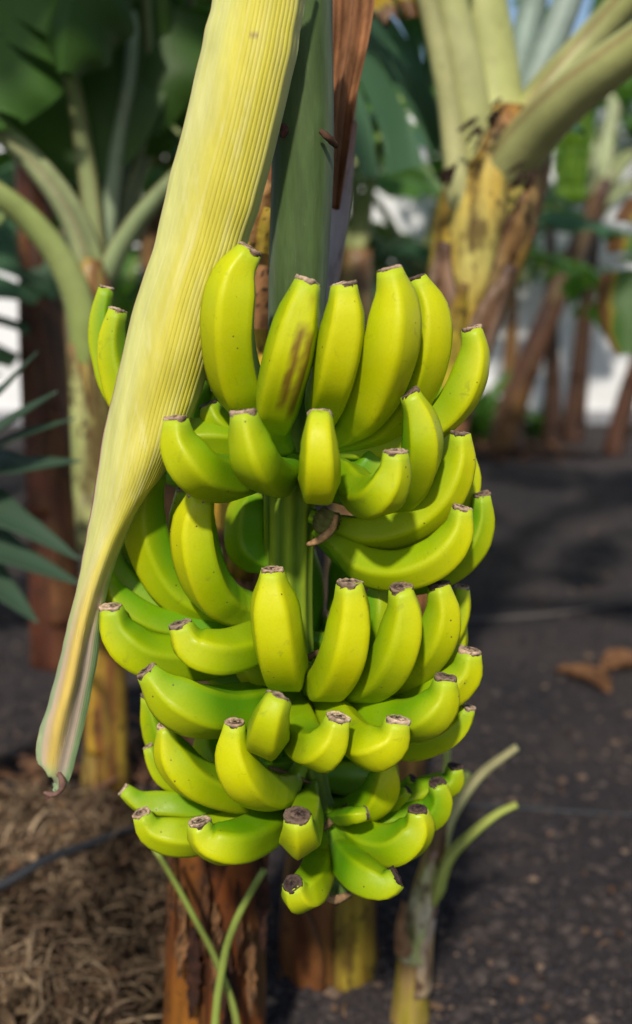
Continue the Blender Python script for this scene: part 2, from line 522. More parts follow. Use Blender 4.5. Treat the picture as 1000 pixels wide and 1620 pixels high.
# second hand, left and centre
banana([(245, 742), (228, 800), (236, 862), (266, 920), (312, 955), (380, 968), (450, 975)], 64, .015, 0, yel=.5)
banana([(318, 785), (308, 832), (315, 888), (338, 938), (376, 962), (445, 970)], 70, .075, rot=.35, yel=.55)
banana([(291, 775), (290, 830), (310, 890), (350, 940), (440, 960)], 48, -.02, -.01, yel=.4)
banana([(198, 838), (206, 880), (240, 928), (300, 962), (380, 975), (450, 980)], 50, -.025, -.01, yel=.4)
banana([(172, 862), (186, 906), (228, 944), (295, 968), (380, 982), (450, 990)], 52, .0, 0, yel=.45)
banana([(166, 905), (184, 946), (228, 980), (285, 994), (370, 996), (450, 995)], 50, .03, 0, yel=.4)
banana([(176, 961), (186, 1000), (225, 1034), (282, 1042), (350, 1040), (440, 1025)], 66, .065, rot=.4, yel=.45)
banana([(285, 988), (302, 1020), (342, 1034), (392, 1022), (425, 1000), (455, 985)], 68, .12, rot=.3, yel=.48)
banana([(232, 1062), (262, 1094), (306, 1120), (362, 1126), (420, 1108), (465, 1075)], 80, .135, rot=.55, yel=.42, dark=.35, tr=.85)
banana([(430, 902), (432, 950), (440, 1018), (450, 1058), (462, 1065), (468, 1040)], 76, .125, rot=.42, yel=.72, tr=.82)
banana([(400, 780, -.02), (390, 830, -.01), (395, 870, 0), (440, 900, 0)], 60, 0, 0, yel=.15)
banana([(330, 1010, -.02), (345, 1060, -.01), (390, 1080, 0), (450, 1060, 0)], 48, 0, 0, yel=.3)
banana([(390, 1020, .03), (400, 1060, .04), (430, 1075, .03), (460, 1060, .02)], 46, .03, 0, yel=.3)
# second hand, right
banana([(553, 923), (556, 970), (546, 1032), (522, 1076), (498, 1080), (480, 1050)], 70, .13, rot=.25, yel=.66)
banana([(634, 931), (640, 975), (625, 1034), (592, 1074), (545, 1085), (485, 1055)], 68, .12, rot=.62, yel=.7)
banana([(694, 925), (701, 966), (688, 1012), (653, 1052), (600, 1075), (490, 1060)], 62, .075, rot=.3, yel=.6)
banana([(731, 929), (728, 965), (705, 1010), (660, 1055), (590, 1080), (490, 1060)], 44, .01, 0, yel=.4)
banana([(727, 985), (716, 1025), (680, 1060), (620, 1082), (490, 1070)], 50, .0, 0, yel=.4)
banana([(600, 925), (598, 990), (575, 1050), (490, 1060)], 58, .04, 0, yel=.25)
# third hand, right and centre
banana([(743, 1030), (736, 1064), (706, 1090), (660, 1097), (600, 1098), (490, 1085)], 60, .065, .01, yel=.5)
banana([(705, 1072), (699, 1106), (670, 1134), (622, 1136), (560, 1112), (485, 1085)], 66, .12, rot=.4, yel=.52)
banana([(629, 1139), (620, 1170), (590, 1184), (556, 1163), (522, 1115), (480, 1085)], 68, .16, rot=.35, yel=.52)
banana([(535, 1136), (527, 1165), (508, 1186), (484, 1172), (474, 1125), (470, 1090)], 66, .17, rot=.5, yel=.55)
banana([(740, 1119), (728, 1145), (696, 1168), (645, 1178), (590, 1152), (490, 1100)], 46, .055, .01, yel=.5, dark=.2)
banana([(441, 1104, .185), (430, 1130, .190), (423, 1160, .175), (424, 1165, .13), (440, 1130, .07), (465, 1090, .03)], 66, .18, rot=.6, yel=.5, tr=1.05)
# third hand, left
banana([(371, 1144), (370, 1188), (389, 1234), (424, 1254), (458, 1240), (480, 1205)], 64, .15, rot=.3, yel=.6)
banana([(261, 1148), (272, 1192), (302, 1230), (348, 1250), (402, 1256), (478, 1225)], 62, .09, rot=.4, yel=.55, tr=.75)
banana([(235, 1100), (244, 1140), (266, 1186), (320, 1225), (470, 1215)], 48, .0, 0, yel=.5)
banana([(234, 1181), (246, 1206), (278, 1232), (350, 1250), (480, 1230)], 42, .03, .0, yel=.5, tr=.7)
banana([(400, 1150, .0), (390, 1195, .02), (420, 1225, .02), (475, 1205, .01)], 50, .02, 0, yel=.2)
banana([(330, 1150, -.02), (335, 1195, 0), (380, 1225, .01), (475, 1210, .01)], 50, .02, 0, yel=.2)
# lowest hand, left and centre
banana([(195, 1249), (226, 1270), (282, 1275), (342, 1280), (420, 1268), (492, 1250)], 46, .045, .01, yel=.4, dark=.2, tr=.9)
banana([(224, 1287), (240, 1312), (286, 1322), (340, 1314), (420, 1288), (495, 1262)], 58, .085, .015, yel=.45)
banana([(315, 1301), (324, 1326), (363, 1336), (405, 1320), (445, 1292), (498, 1262)], 68, .145, .02, rot=.45, yel=.42)
banana([(471, 1291, .20), (473, 1312, .195), (474, 1325, .17), (480, 1305, .12), (488, 1270, .06), (494, 1240, .02)], 62, .18, rot=.5, yel=.5, tr=1.1)
# lowest hand, right
banana([(612, 1205), (607, 1240), (590, 1268), (550, 1286), (512, 1285)], 52, .06, .02, yel=.55)
banana([(578, 1287), (560, 1290), (540, 1292), (518, 1292)], 26, .10, .03, yel=.3, dark=.6, label='small stunted banana with a dark end', tr=1.4)
banana([(720, 1213), (714, 1238), (680, 1250), (630, 1270), (518, 1292)], 42, .0, .02, yel=.4, dark=.9, tr=1.1)
banana([(646, 1250), (632, 1262), (600, 1282), (518, 1292)], 26, .03, .02, yel=.3, dark=.9, tr=1.2)
banana([(654, 1232), (640, 1246), (600, 1270), (515, 1288)], 26, .0, .02, yel=.3, dark=.9, tr=1.2)
banana([(692, 1239), (696, 1266), (680, 1290), (640, 1294), (580, 1300), (518, 1296)], 46, .035, .02, yel=.45, dark=.9, tr=1.15)
banana([(661, 1281), (660, 1310), (634, 1336), (595, 1334), (556, 1312), (520, 1300)], 60, .09, .025, yel=.45, dark=.85, tr=1.0)
banana([(628, 1389), (608, 1400), (572, 1384), (543, 1350), (524, 1312)], 58, .13, .03, yel=.5, dark=.9, tr=1.0)
banana([(463, 1399, .14), (471, 1416, .135), (489, 1404, .11), (506, 1364, .06), (518, 1318, .03)], 58, .13, yel=.5, dark=.9, tr=1.05)

# rear side of the bunch, seen through the gaps
for (x, y) in ((420, 720), (520, 720), (440, 990), (500, 1060), (470, 1090), (490, 1210), (500, 1265)):
    for dx in (-150, -95, -40, 40, 95, 150):
        k = .62 + .38 * (y < 1000)
        if y == 990 and dx == -40: continue
        banana([(x + dx * k * 1.08, y - 95 * k - 30, -.10), (x + dx * k * 1.12, y - 40 * k, -.11), (x + dx * k, y + 20 * k, -.10), (x + dx * k * .55, y + 34 * k, -.06), (470 + (x - 470) * .3, y + 10, -.02)], 50, -.1, yel=.2, res=(18, 20))

# dried bract scars on the stalk
def flap(pts, wid, col, parent, name='bract_scar', seed=1, mat='scar', curl=.4):
    rnd = random.Random(seed)
    c = spline([P(x, y, Y0 - d) for x, y, d in pts], 16)
    fr = frames(c, (0, -1, 0))
    V, Fc, Co = [], [], []
    m = 6
    for i in range(16):
        t = i / 15
        ww = wid * mpp(pts[0][0], pts[0][1], Y0) * (.35 + .65 * math.sin(math.pi * (.12 + .8 * t))) * rnd.uniform(.9, 1.08)
        for k in range(m):
            s = k / (m - 1) - .5
            V.append(Vector(c[i]) + fr[i][2] * ww * s + fr[i][1] * (ww * curl * (.25 - s * s) * 2 + rnd.uniform(-.0003, .0003)))
            Co.append(mixc(col, (.05, .03, .02), min(1, max(0, abs(s) * 1.2 + rnd.uniform(-.3, .3)))))
    for i in range(15):
        for k in range(m - 1):
            a = i * m + k
            Fc.append((a, a + 1, a + m + 1, a + m))
    o = mk(name, V, Fc, M[mat], parent, Co)
    md = o.modifiers.new('thick', 'SOLIDIFY'); md.thickness = .0015
    return o
flap([(526, 806, .052), (516, 826, .05), (505, 842, .047)], 42, (.17, .17, .05), bunch, seed=3, curl=.6)
flap([(532, 814, .057), (524, 838, .056), (506, 854, .054), (486, 862, .048)], 14, (.62, .34, .17), bunch, seed=13, curl=.5)
flap([(476, 1046, .04), (490, 1040, .04), (506, 1030, .035)], 12, (.20, .12, .07), bunch, seed=4)
flap([(425, 1214, .03), (450, 1222, .045), (475, 1232, .045), (492, 1240, .04)], 9, (.20, .12, .06), bunch, seed=5)
flap([(512, 1312, .05), (530, 1294, .05), (552, 1272, .045)], 13, (.16, .10, .05), bunch, seed=6)
flap([(508, 1416, .062), (530, 1424, .07), (556, 1414, .062)], 16, (.30, .18, .09), bunch, seed=7)
flap([(506, 206, .035), (520, 218, .034), (534, 232, .02)], 12, (.10, .05, .03), bunch, seed=8)
flap([(446, 196, .034), (450, 206, .036), (446, 218, .036)], 14, (.10, .04, .03), bunch, seed=9)

# ------------------------------------------------------------------ the hanging cream sheath
LE = [(352, -60), (338, 10), (322, 78), (297, 190), (270, 290), (250, 380), (215, 490), (185, 615), (165, 700), (150, 800), (140, 850), (128, 920),
      (112, 985), (98, 1045), (80, 1115), (64, 1165), (61, 1195), (66, 1208), (78, 1212)]
RE = [(492, -60), (478, 10), (466, 85), (440, 200), (412, 310), (388, 385), (367, 450), (345, 522), (321, 600), (300, 655), (264, 733), (218, 800),
      (182, 880), (162, 950), (152, 1030), (138, 1110), (121, 1185), (104, 1240), (72, 1261)]
DE = [.062, .064, .066, .066, .064, .062, .060, .058, .055, .055, .055, .055, .055, .055, .055, .055, .055, .055, .055]
L_ = spline([(x, y, 0) for x, y in LE], 150)
# resample both edges by control index so that rows stay level
def bykey(pts, n):
    A = np.array(pts, dtype=float)
    k = np.linspace(0, len(A) - 1, n)
    out = []
    Ap = np.vstack([2 * A[0] - A[1], A, 2 * A[-1] - A[-2]])
    for s in k:
        i = min(int(s), len(A) - 2); t = s - i
        p0, p1, p2, p3 = Ap[i:i + 4]
        out.append(.5 * (2 * p1 + (p2 - p0) * t + (2 * p0 - 5 * p1 + 4 * p2 - p3) * t * t + (3 * p1 - p0 - 3 * p2 + p3) * t ** 3))
    return np.array(out)
NR, NC = 170, 132
Lk, Rk, Dk = bykey(LE, NR), bykey(RE, NR), bykey([(d,) for d in DE], NR)
br = thing('hanging_sheath', 'long cream-yellow ribbed sheath hanging diagonally left of the bunch', 'leaf sheath', P(420, 0, Y0 - .06))
V, Fc, Co = [], [], []
for i in range(NR):
    v = i / (NR - 1)
    low = sstep(.58, .76, v)
    for k in range(NC):
        u = k / (NC - 1)
        x, y = Lk[i] * (1 - u) + Rk[i] * u
        width = np.linalg.norm(Rk[i] - Lk[i])
        wm = width * .00060
        arc = 1 - (2 * u - 1) ** 2
        d = Dk[i][0] + wm * .24 * arc
        # crest + trough in the lower, closed part
        crest = math.exp(-((u - .42 + .1 * (v - .8)) / .15) ** 2)
        trough = math.exp(-((u - .72) / .13) ** 2)
        d += low * wm * (.12 * crest - .05 * trough)
        # ribs: strong at the right, fading left and downwards
        nr = 22
        ribamp = (.0001 + .00065 * sstep(.30, .75, u)) * (1 - .75 * low) * (1 - sstep(.93, 1.0, u) * .8)
        ph = 2 * math.pi * nr * u
        rib = math.cos(ph)
        d += ribamp * rib
        d += .0006 * fn((u * 2, v * 6, 1), 1.0)
        d -= .010 * sstep(.90, 1.0, u) * (1 - low) + .004 * (1 - sstep(0, .05, u))
        if v > .965:
            q = (v - .965) / .035
            x += 26 * math.sin(math.pi * u) * q
        y += 2.0 * fn((u * 2, v * 14, 3), 1) ; x += (1.6 * fn((v * 40, 2, 5), 1)) * ((1 - u) ** 4 + u ** 4)
        V.append(P(x, y, Y0 - d))
        c = mixc((.60, .60, .20), (.62, .55, .065), sstep(.05, .45, u))
        c = mixc(c, (.72, .68, .28), .5 * max(0, fn((u * 9, v * 16, 7), 1)))
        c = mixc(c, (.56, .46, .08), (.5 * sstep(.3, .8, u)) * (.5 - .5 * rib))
        c = mixc(c, (.66, .63, .34), .6 * (1 - abs(2 * sstep(.42, .78, v) - 1)) * sstep(.2, .0, abs(u - .3)))
        c = mixc(c, (.40, .44, .20), .75 * sstep(.86, 1.0, u))
        c = mixc(c, (.76, .74, .42), .45 * max(0, fn((u * 48, v * 5, 11), 1)) + .0)
        c = mixc(c, (.55, .46, .10), .35 * max(0, fn((u * 40, v * 4, 23), 1)))
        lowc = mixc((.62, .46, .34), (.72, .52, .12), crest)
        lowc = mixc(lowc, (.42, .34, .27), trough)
        lowc = mixc(lowc, (.28, .42, .20), max(sstep(.80, .92, u), sstep(.20, .08, u) * .8) )
        lowc = mixc(lowc, (.27, .43, .22), sstep(.90, .97, v + .03 * fn((u * 4, 1, v), 1)) * .8)
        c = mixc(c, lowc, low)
        c = mixc(c, (.34, .16, .16), .8 * (1 - sstep(.004, .022, u)) * sstep(.35, .48, v) * (1 - sstep(.7, .8, v)) + .55 * (1 - sstep(.004, .014, u)))
        c = mixc(c, (.30, .15, .10), .85 * sstep(.975, .995, u) * sstep(.40, .46, v) * (1 - sstep(.58, .63, v)))
        dd = math.hypot((x - 402) / 9, (y - 57) / 6)
        c = mixc(c, (.30, .20, .10), .7 * sstep(1.1, .4, dd))
        c = mixc(c, (.13, .05, .05), sstep(.984, .994, v + .004 * fn((u * 30, 5, 5), 1)))
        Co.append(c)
for i in range(NR - 1):
    for k in range(NC - 1):
        a = i * NC + k
        Fc.append((a, a + NC, a + NC + 1, a + 1))
so_ = mk('sheath_blade', V, Fc, M['bract'], br, Co)
md = so_.modifiers.new('thick', 'SOLIDIFY'); md.thickness = .003; md.offset = 1
# the curled dry hook at its end
cpt = spline([P(80, 1214, Y0 - .06), P(96, 1228, Y0 - .064), P(98, 1246, Y0 - .066), P(86, 1257, Y0 - .066), P(70, 1254, Y0 - .062)], 18)
V, Fc, Co, U = tube(cpt, lambda t: .0045 * (1 - .55 * t) * (1 + .25 * math.sin(17 * t)), 8, col=lambda t, th, p: mixc((.14, .06, .06), (.22, .14, .10), .5 + .5 * fn(p, 200)))
mk('dry_tip', V, Fc, M['scar'], br, Co)

# ------------------------------------------------------------------ plants: stems, petioles, blades
def pseudostem(parent, path, cols, seed=0, name='pseudostem', ns=30, n=60, lump=.06):
    """path: list of (point, radius)"""
    c = spline([(*p, r) for p, r in path], n)
    def col(t, th, p):
        a = fn((th * .9 + seed, t * 5, seed), 1) * .5 + .5
        b = fn((th * 2.2, t * 3 + seed, 3), 1) * .5 + .5
        cc = mixc(cols[0], cols[1], sstep(.3, .7, a))
        return mixc(cc, cols[2], sstep(.5, .75, b))
    V, Fc, Co, U = tube(c, lambda t: np.interp(t, np.linspace(0, 1, n), c[:, 3]), ns,
                        prof=lambda th, t: 1 + lump * fn((math.cos(th) * 1.3 + seed, math.sin(th) * 1.3, t * 2.5), 1) + .02 * math.sin(5 * th + 9 * t + seed), col=col)
    return mk(name, V, Fc, M['stem'], parent, Co, U)

def sheath(parent, path, t0, t1, a0, a1, off, cols, seed=0, mat='sheath', flare=0.0):
    """old leaf sheath wrapped part way round a stem; ragged, tapering upper end"""
    c = spline([(*p, r) for p, r in path], 80)
    fr = frames(c, (0, -1, 0))
    n, m = 22, 15
    V, Fc, Co = [], [], []
    for i in range(n):
        s = i / (n - 1)
        tt = lerp(t0, t1, s)
        idx = min(79, max(0, tt * 79)); j = int(idx)
        p = Vector(c[j][:3]).lerp(Vector(c[min(79, j + 1)][:3]), idx - j)
        r = c[j][3]
        mid, half = (a0 + a1) / 2, (a1 - a0) / 2
        hw = half * (1 - .75 * sstep(.55, 1.0, s) * (1 + .25 * fn((s * 9, seed, 1), 1)))
        for k in range(m):
            q = k / (m - 1) * 2 - 1
            th = mid + hw * q
            rr = r * (1.0 + off * (1 - .75 * q ** 4) + flare * sstep(.5, 1, s) + .03 * fn((q * 2, s * 4, seed), 1))
            V.append(p + (fr[j][1] * math.cos(th) + fr[j][2] * math.sin(th)) * rr)
            cc = mixc(cols[0], cols[1], sstep(.25, .75, fn((q * 1.5, s * 3, seed), 1) * .5 + .5))
            cc = mixc(cc, cols[2], max(sstep(.8, 1.0, s), sstep(.80, 1, abs(q))))
            Co.append(cc)
    for i in range(n - 1):
        for k in range(m - 1):
            a = i * m + k
            Fc.append((a, a + 1, a + m + 1, a + m))
    o = mk('leaf_sheath', V, Fc, M[mat], parent, Co)
    md = o.modifiers.new('thick', 'SOLIDIFY'); md.thickness = .004; md.offset = 0
    return o

PG, PG2, PBR = (.24, .30, .09), (.34, .37, .17), (.12, .07, .03)
def petiole(parent, pts, r0, r1, cols=(PG, PG2, PBR), ref=(0, -1, 0), up=None, name='petiole', n=36, chan=.5, seed=0):
    """channelled leaf stalk; its margins are brown"""
    c = spline(pts, n)
    refv = Vector(up) if up is not None else Vector((0, 0, 1))
    def prof(th, t):
        x = math.cos(th)
        return 1 - chan * max(0, x) ** 3
    def col(t, th, p):
        m_ = math.exp(-((abs(((th + math.pi) % (2 * math.pi)) - math.pi) - .95) / .16) ** 2)
        cc = mixc(cols[0], cols[1], fn(p, 5, seed) * .5 + .5)
        return mixc(cc, cols[2], m_ * .9)
    V, Fc, Co, U = tube(c, lambda t: lerp(r0, r1, t ** .7) * (.45 + .55 * sstep(0, .14, t)), 24, ref=refv, prof=prof, col=col)
    return mk(name, V, Fc, M['petiole'], parent, Co, U)

def blade(parent, pts, width, mat, seed=0, fold=.35, droop=.9, tears=5, n=44, m=7, up=(0, 0, 1), name='blade', wv=.06, sides=(1, -1)):
    """banana leaf blade along a midrib: two halves torn into lateral strips"""
    rnd = random.Random(seed)
    c = spline(pts, n)
    fr = frames(c, up)
    V, Fc, U = [], [], []
    for side in sides:
        cuts = sorted(rnd.sample(range(4, n - 3), min(tears, n - 8))) if tears else []
        bounds = [0] + cuts + [n - 1]
        for b0, b1 in zip(bounds, bounds[1:]):
            dr = droop * rnd.uniform(.65, 1.35)
            tw = rnd.uniform(-.25, .25) if tears else 0
            gap = rnd.uniform(.05, .5) if tears else 0
            base = len(V)
            rows = b1 - b0 + 1
            for i in range(b0, b1 + 1):
                u = i / (n - 1)
                wd = width * .5 * math.sqrt(max(.002, math.sin(math.pi * min(.985, .02 + .97 * u ** .85))))
                t_, N, B = fr[i]
                pos = Vector(c[i])
                for k in range(m):
                    v = k / (m - 1)
                    if k:
                        va = (k - .5) / (m - 1)
                        ang = fold - (fold + dr) * va ** 1.2 + wv * 3 * math.sin(u * 23 + seed + side) * va
                        step = wd / (m - 1)
                        shift = 0
                        if tears:
                            e0, e1 = (i - b0) / max(1, rows - 1), (b1 - i) / max(1, rows - 1)
                            shift = gap * step * ((1 if e0 < .01 and b0 > 0 else 0) - (1 if e1 < .01 and b1 < n - 1 else 0)) * .5
                        pos = pos + B * side * step * math.cos(ang) + N * step * math.sin(ang) + t_ * (step * (.22 + tw * va) + shift)
                    V.append(pos.copy())
                    U.append((u * 4, .5 + .5 * side * v))
            for i in range(rows - 1):
                for k in range(m - 1):
                    a = base + i * m + k
                    f = (a, a + 1, a + m + 1, a + m)
                    Fc.append(f if side < 0 else f[::-1])
    return mk(name, V, Fc, M[mat], parent, None, U)

def rib(parent, pts, r, col=(.30, .36, .12)):
    c = spline(pts, 30)
    V, Fc, Co, U = tube(c, lambda t: r * (1 - .8 * t), 8, col=lambda t, th, p: mixc(col, (.22, .28, .09), fn(p, 8) * .5 + .5))
    return mk('midrib', V, Fc, M['petiole'], parent, Co, U)

def arcleaf(base, az, el, length, bend, n=9, frac=0.0):
    """points of a leaf midrib rising at elevation el and bending over"""
    out, p, e = [], Vector(base), el
    for i in range(n):
        out.append(p.copy())
        p = p + Vector((math.cos(az) * math.cos(e), math.sin(az) * math.cos(e), math.sin(e))) * (length / (n - 1))
        e -= bend / (n - 1)
    return out

def crown(parent, top, r, nleaf, length, width, mats, seed, el=(1.25, .35), bend=1.5, azs=None, tears=7):
    rnd = random.Random(seed)
    for i in range(nleaf):
        az = azs[i] if azs else i * 2.4 + rnd.uniform(-.3, .3)
        e = lerp(el[0], el[1], i / max(1, nleaf - 1)) + rnd.uniform(-.08, .08)
        L = length * rnd.uniform(.85, 1.1)
        pts = arcleaf(Vector(top) + Vector((math.cos(az), math.sin(az), 0)) * r * .4, az, e, L, bend * rnd.uniform(.8, 1.2), 12)
        pe = petiole(parent, pts[:4], r * .42, r * .2, seed=i)
        mt = mats[i % len(mats)]
        blade(pe, pts[3:], width * rnd.uniform(.85, 1.1), mt, seed * 31 + i, fold=.35, droop=rnd.uniform(.5, 1.1), tears=tears)
        rib(pe, pts[3:], r * .2)

# --- mother plant: pseudostem right behind the bunch
mp_ = G(345, 1640); mp_.y = 1.36
def at(px, py, Y, r): return (P(px, py, Y), r)
mother = thing('banana_plant', 'banana plant with rust-brown pseudostem directly behind the large bunch', 'banana plant', (P(345, 1600, 1.36).x, 1.36, 0))
mpath = [((P(335, 1900, 1.30).x, 1.32, -.02), .085), at(342, 1600, 1.34, .076), at(345, 1400, 1.34, .072), at(385, 1000, 1.34, .070), at(440, 500, 1.34, .066), at(478, 250, 1.34, .064), at(500, -100, 1.36, .062), at(510, -400, 1.40, .058), at(515, -620, 1.44, .05)]
RUST = ((.19, .055, .012), (.06, .02, .010), (.22, .10, .016))
pseudostem(mother, mpath, RUST, 3)
sheath(mother, mpath, .02, .28, -.1, 1.2, .05, ((.24, .065, .012), (.09, .028, .010), (.04, .018, .01)), 5)
sheath(mother, mpath, .03, .34, -1.3, -.2, .04, ((.27, .10, .014), (.13, .038, .012), (.05, .022, .012)), 6)
sheath(mother, mpath, .30, .50, -1.0, .6, .07, ((.50, .25, .14), (.40, .18, .10), (.10, .05, .03)), 8)
sheath(mother, mpath, .42, .66, -1.5, .2, .09, ((.55, .36, .02), (.45, .22, .03), (.20, .11, .05)), 9)
sheath(mother, mpath, .40, .70, .3, 1.7, .10, ((.34, .30, .32), (.28, .22, .22), (.22, .10, .06)), 10)
# crown of the mother plant, above the frame: its leaves shade what lies behind
mt_ = P(515, -640, 1.44)
for i, (az, el, L) in enumerate([(2.35, .75, 1.9), (2.9, .6, 1.8)]):
    pts = arcleaf(mt_ + Vector((math.cos(az), math.sin(az), 0)) * .03, az, el, L, 1.25, 12)
    pe = petiole(mother, pts[:4], .03, .016, seed=i)
    blade(pe, pts[3:], .58, 'leaf_mid', 700 + i, fold=.3, droop=.8, tears=6)
    rib(pe, pts[3:], .015)
# brown dry leaf hanging from the mother plant, right of the stalk
V, Fc, Co = [], [], []
cc_ = spline([P(562, -80, 1.24), P(556, 40, 1.22), P(540, 150, 1.2), P(530, 260, 1.2), P(524, 330, 1.2)], 40)
fr = frames(cc_, (0, -1, 0))
for i in range(40):
    t = i / 39
    wd = .042 * (1 - .75 * t) + .006
    for k in range(13):
        s = k / 12 * 2 - 1
        V.append(Vector(cc_[i]) + fr[i][2] * wd * s * .55 + fr[i][1] * (.012 * math.cos(s * 5) + .004 * math.sin(s * 17 + 3 * t)))
        Co.append(mixc((.30, .14, .06), (.16, .07, .035), .5 + .5 * math.sin(s * 14 + 4 * t)))
for i in range(39):
    for k in range(12):
        a = i * 13 + k
        Fc.append((a, a + 1, a + 14, a + 13))
mk('dry_leaf', V, Fc, M['dead'], mother, Co).modifiers.new('thick', 'SOLIDIFY').thickness = .001

for k_, (pp, wd_, cl_) in enumerate([([(432, 292), (412, 318), (402, 352), (398, 384)], .030, (.42, .24, .09)), ([(428, 330), (420, 362), (414, 400)], .026, (.52, .40, .04)), ([(418, 420), (410, 470), (406, 520)], .028, (.36, .18, .08))]):
    c = spline([P(x, y, 1.245 - .004 * k_) for x, y in pp], 20); fr = frames(c, (0, -1, 0)); V, Fc, Co = [], [], []
    for i in range(20):
        for k in range(9):
            s_ = k / 8 - .5
            V.append(Vector(c[i]) + fr[i][2] * s_ * wd_ * (1.1 - .5 * abs(i / 19 - .4)) + fr[i][1] * (.008 * math.cos(s_ * 5) + .002 * fn((i * .4, k * .5, k_), 1)))
            Co.append(mixc(mixc(cl_, (.2, .09, .03), fn(V[-1], 55) * .5 + .5), (.03, .02, .015), sstep(.25, .4, fn(V[-1], 160))))
    for i in range(19):
        for k in range(8):
            a = i * 9 + k; Fc.append((a, a + 1, a + 10, a + 9))
    mk('dry_sheath', V, Fc, M['dead'], mother, Co)

# --- second short stem under the bunch
st_ = thing('pseudostem_stump', 'short yellow-brown pseudostem stump under the bottom of the bunch', 'plant stump', (P(548, 1600, 1.72).x, 1.72, 0))
spath = [((P(522, 1700, 1.66).x, 1.66, -.02), .100), at(522, 1560, 1.66, .092), at(522, 1440, 1.66, .086), at(524, 1330, 1.66, .078), at(526, 1250, 1.66, .06)]
pseudostem(st_, spath, ((.13, .05, .015), (.20, .10, .02), (.06, .025, .012)), 12)
sheath(st_, spath, .05, .95, .05, 1.1, .06, ((.34, .26, .03), (.24, .15, .02), (.08, .04, .02)), 13)
sheath(st_, spath, .0, .7, -1.5, -.1, .08, ((.12, .04, .015), (.2, .08, .02), (.05, .02, .012)), 14)

# --- thin green cut sucker in front of the mother stem
sk = thing('banana_sucker', 'two thin green cut stalks sprouting in front of the rust-brown stem', 'sucker', (P(352, 1640, 1.2).x, 1.2, 0))
SG = ((.22, .30, .05), (.30, .36, .08), (.15, .12, .04))
petiole(sk, [(P(368, 1640, 1.22).x, 1.215, -.02), P(376, 1640, 1.22), P(345, 1530, 1.21), P(306, 1452, 1.19), P(272, 1390, 1.18), P(244, 1344, 1.17)], .007, .0046, SG, seed=2)
petiole(sk, [(P(340, 1640, 1.18).x, 1.185, -.02), P(340, 1640, 1.18), P(354, 1520, 1.18), P(370, 1465, 1.17), P(392, 1420, 1.165), P(418, 1376, 1.16)], .007, .0046, SG, seed=3)

# --- young sucker at the lower right
rs = thing('banana_sucker', 'young banana sucker with two pale petioles right of the bunch', 'sucker', G(650, 1590))
Yr = 1.5
rpath = [((P(648, 1640, Yr).x, Yr, -.02), .036), at(652, 1560, Yr, .029), at(660, 1470, Yr, .025), at(676, 1400, Yr, .022), at(694, 1330, Yr, .016), at(706, 1285, Yr, .010)]
pseudostem(rs, rpath, ((.30, .24, .03), (.30, .20, .08), (.14, .06, .03)), 21, n=40)
sheath(rs, rpath, .35, .85, -1.2, .6, .10, ((.36, .42, .12), (.50, .44, .30), (.30, .18, .14)), 22)
sheath(rs, rpath, .2, .62, .0, 1.6, .10, ((.46, .36, .28), (.30, .22, .12), (.12, .06, .04)), 23)
petiole(rs, [P(690, 1390, Yr), P(702, 1320, Yr), P(722, 1275, Yr), P(760, 1225, Yr), P(818, 1181, Yr)], .017, .0065, ((.34, .38, .14), (.40, .36, .20), (.2, .12, .07)), seed=4)
petiole(rs, [P(684, 1430, Yr - .02), P(706, 1362, Yr - .02), P(742, 1322, Yr - .02), P(785, 1288, Yr - .02), P(818, 1272, Yr - .02)], .017, .0055, ((.32, .40, .06), (.40, .44, .12), (.2, .12, .05)), seed=5)
petiole(rs, [P(700, 1330, Yr + .03), P(718, 1262, Yr + .03), P(738, 1222, Yr + .03)], .014, .008, ((.34, .42, .06), (.36, .44, .12), (.2, .12, .05)), seed=6)
petiole(rs, [P(690, 1330, Yr + .05), P(702, 1240, Yr + .05), P(706, 1185, Yr + .05)], .010, .007, ((.34, .42, .06), (.36, .44, .12), (.2, .12, .05)), seed=7)
# dry sheath flap at its foot
flap2 = spline([P(640, 1510, Yr - .05), P(634, 1470, Yr - .05), P(640, 1425, Yr - .045)], 14)
fr = frames(flap2, (0, -1, 0)); V, Fc, Co = [], [], []
for i in range(14):
    for k in range(7):
        s = k / 6 - .5
        V.append(Vector(flap2[i]) + fr[i][2] * s * .03 * (1 - .8 * i / 13) + fr[i][1] * .01 * math.cos(s * 4))
        Co.append(mixc((.42, .24, .12), (.20, .10, .05), fn(V[-1], 60) * .5 + .5))
for i in range(13):
    for k in range(6):
        a = i * 7 + k; Fc.append((a, a + 1, a + 8, a + 7))
mk('dry_sheath', V, Fc, M['dead'], rs, Co)

# --- left plant
YL = G(165, 1262).y
lp = thing('banana_plant', 'slender pale-green banana plant behind the cream sheath at the left', 'banana plant', G(165, 1262))
lpath = [((G(165, 1262).x, YL, -.02), .062), at(168, 1180, YL, .052), at(168, 1050, YL, .048), at(160, 900, YL, .046), at(152, 760, YL, .046), at(148, 640, YL, .046), at(142, 540, YL, .05), at(142, 460, YL, .05), at(150, 410, YL, .034)]
pseudostem(lp, lpath, ((.30, .20, .05), (.14, .05, .02), (.36, .30, .08)), 31)
sheath(lp, lpath, .12, .48, -.9, .5, .08, ((.42, .27, .03), (.22, .07, .02), (.10, .04, .02)), 32)
sheath(lp, lpath, .05, .35, -.2, 1.4, .10, ((.16, .05, .02), (.36, .26, .03), (.10, .04, .02)), 33)
sheath(lp, lpath, .42, .70, -1.1, .3, .10, ((.52, .48, .34), (.44, .40, .20), (.26, .14, .06)), 34)
sheath(lp, lpath, .5, .86, -1.4, .2, .13, ((.45, .46, .18), (.36, .40, .14), (.22, .12, .05)), 35)
sheath(lp, lpath, .55, .95, .0, 1.5, .13, ((.34, .36, .10), (.28, .26, .08), (.16, .08, .04)), 36)
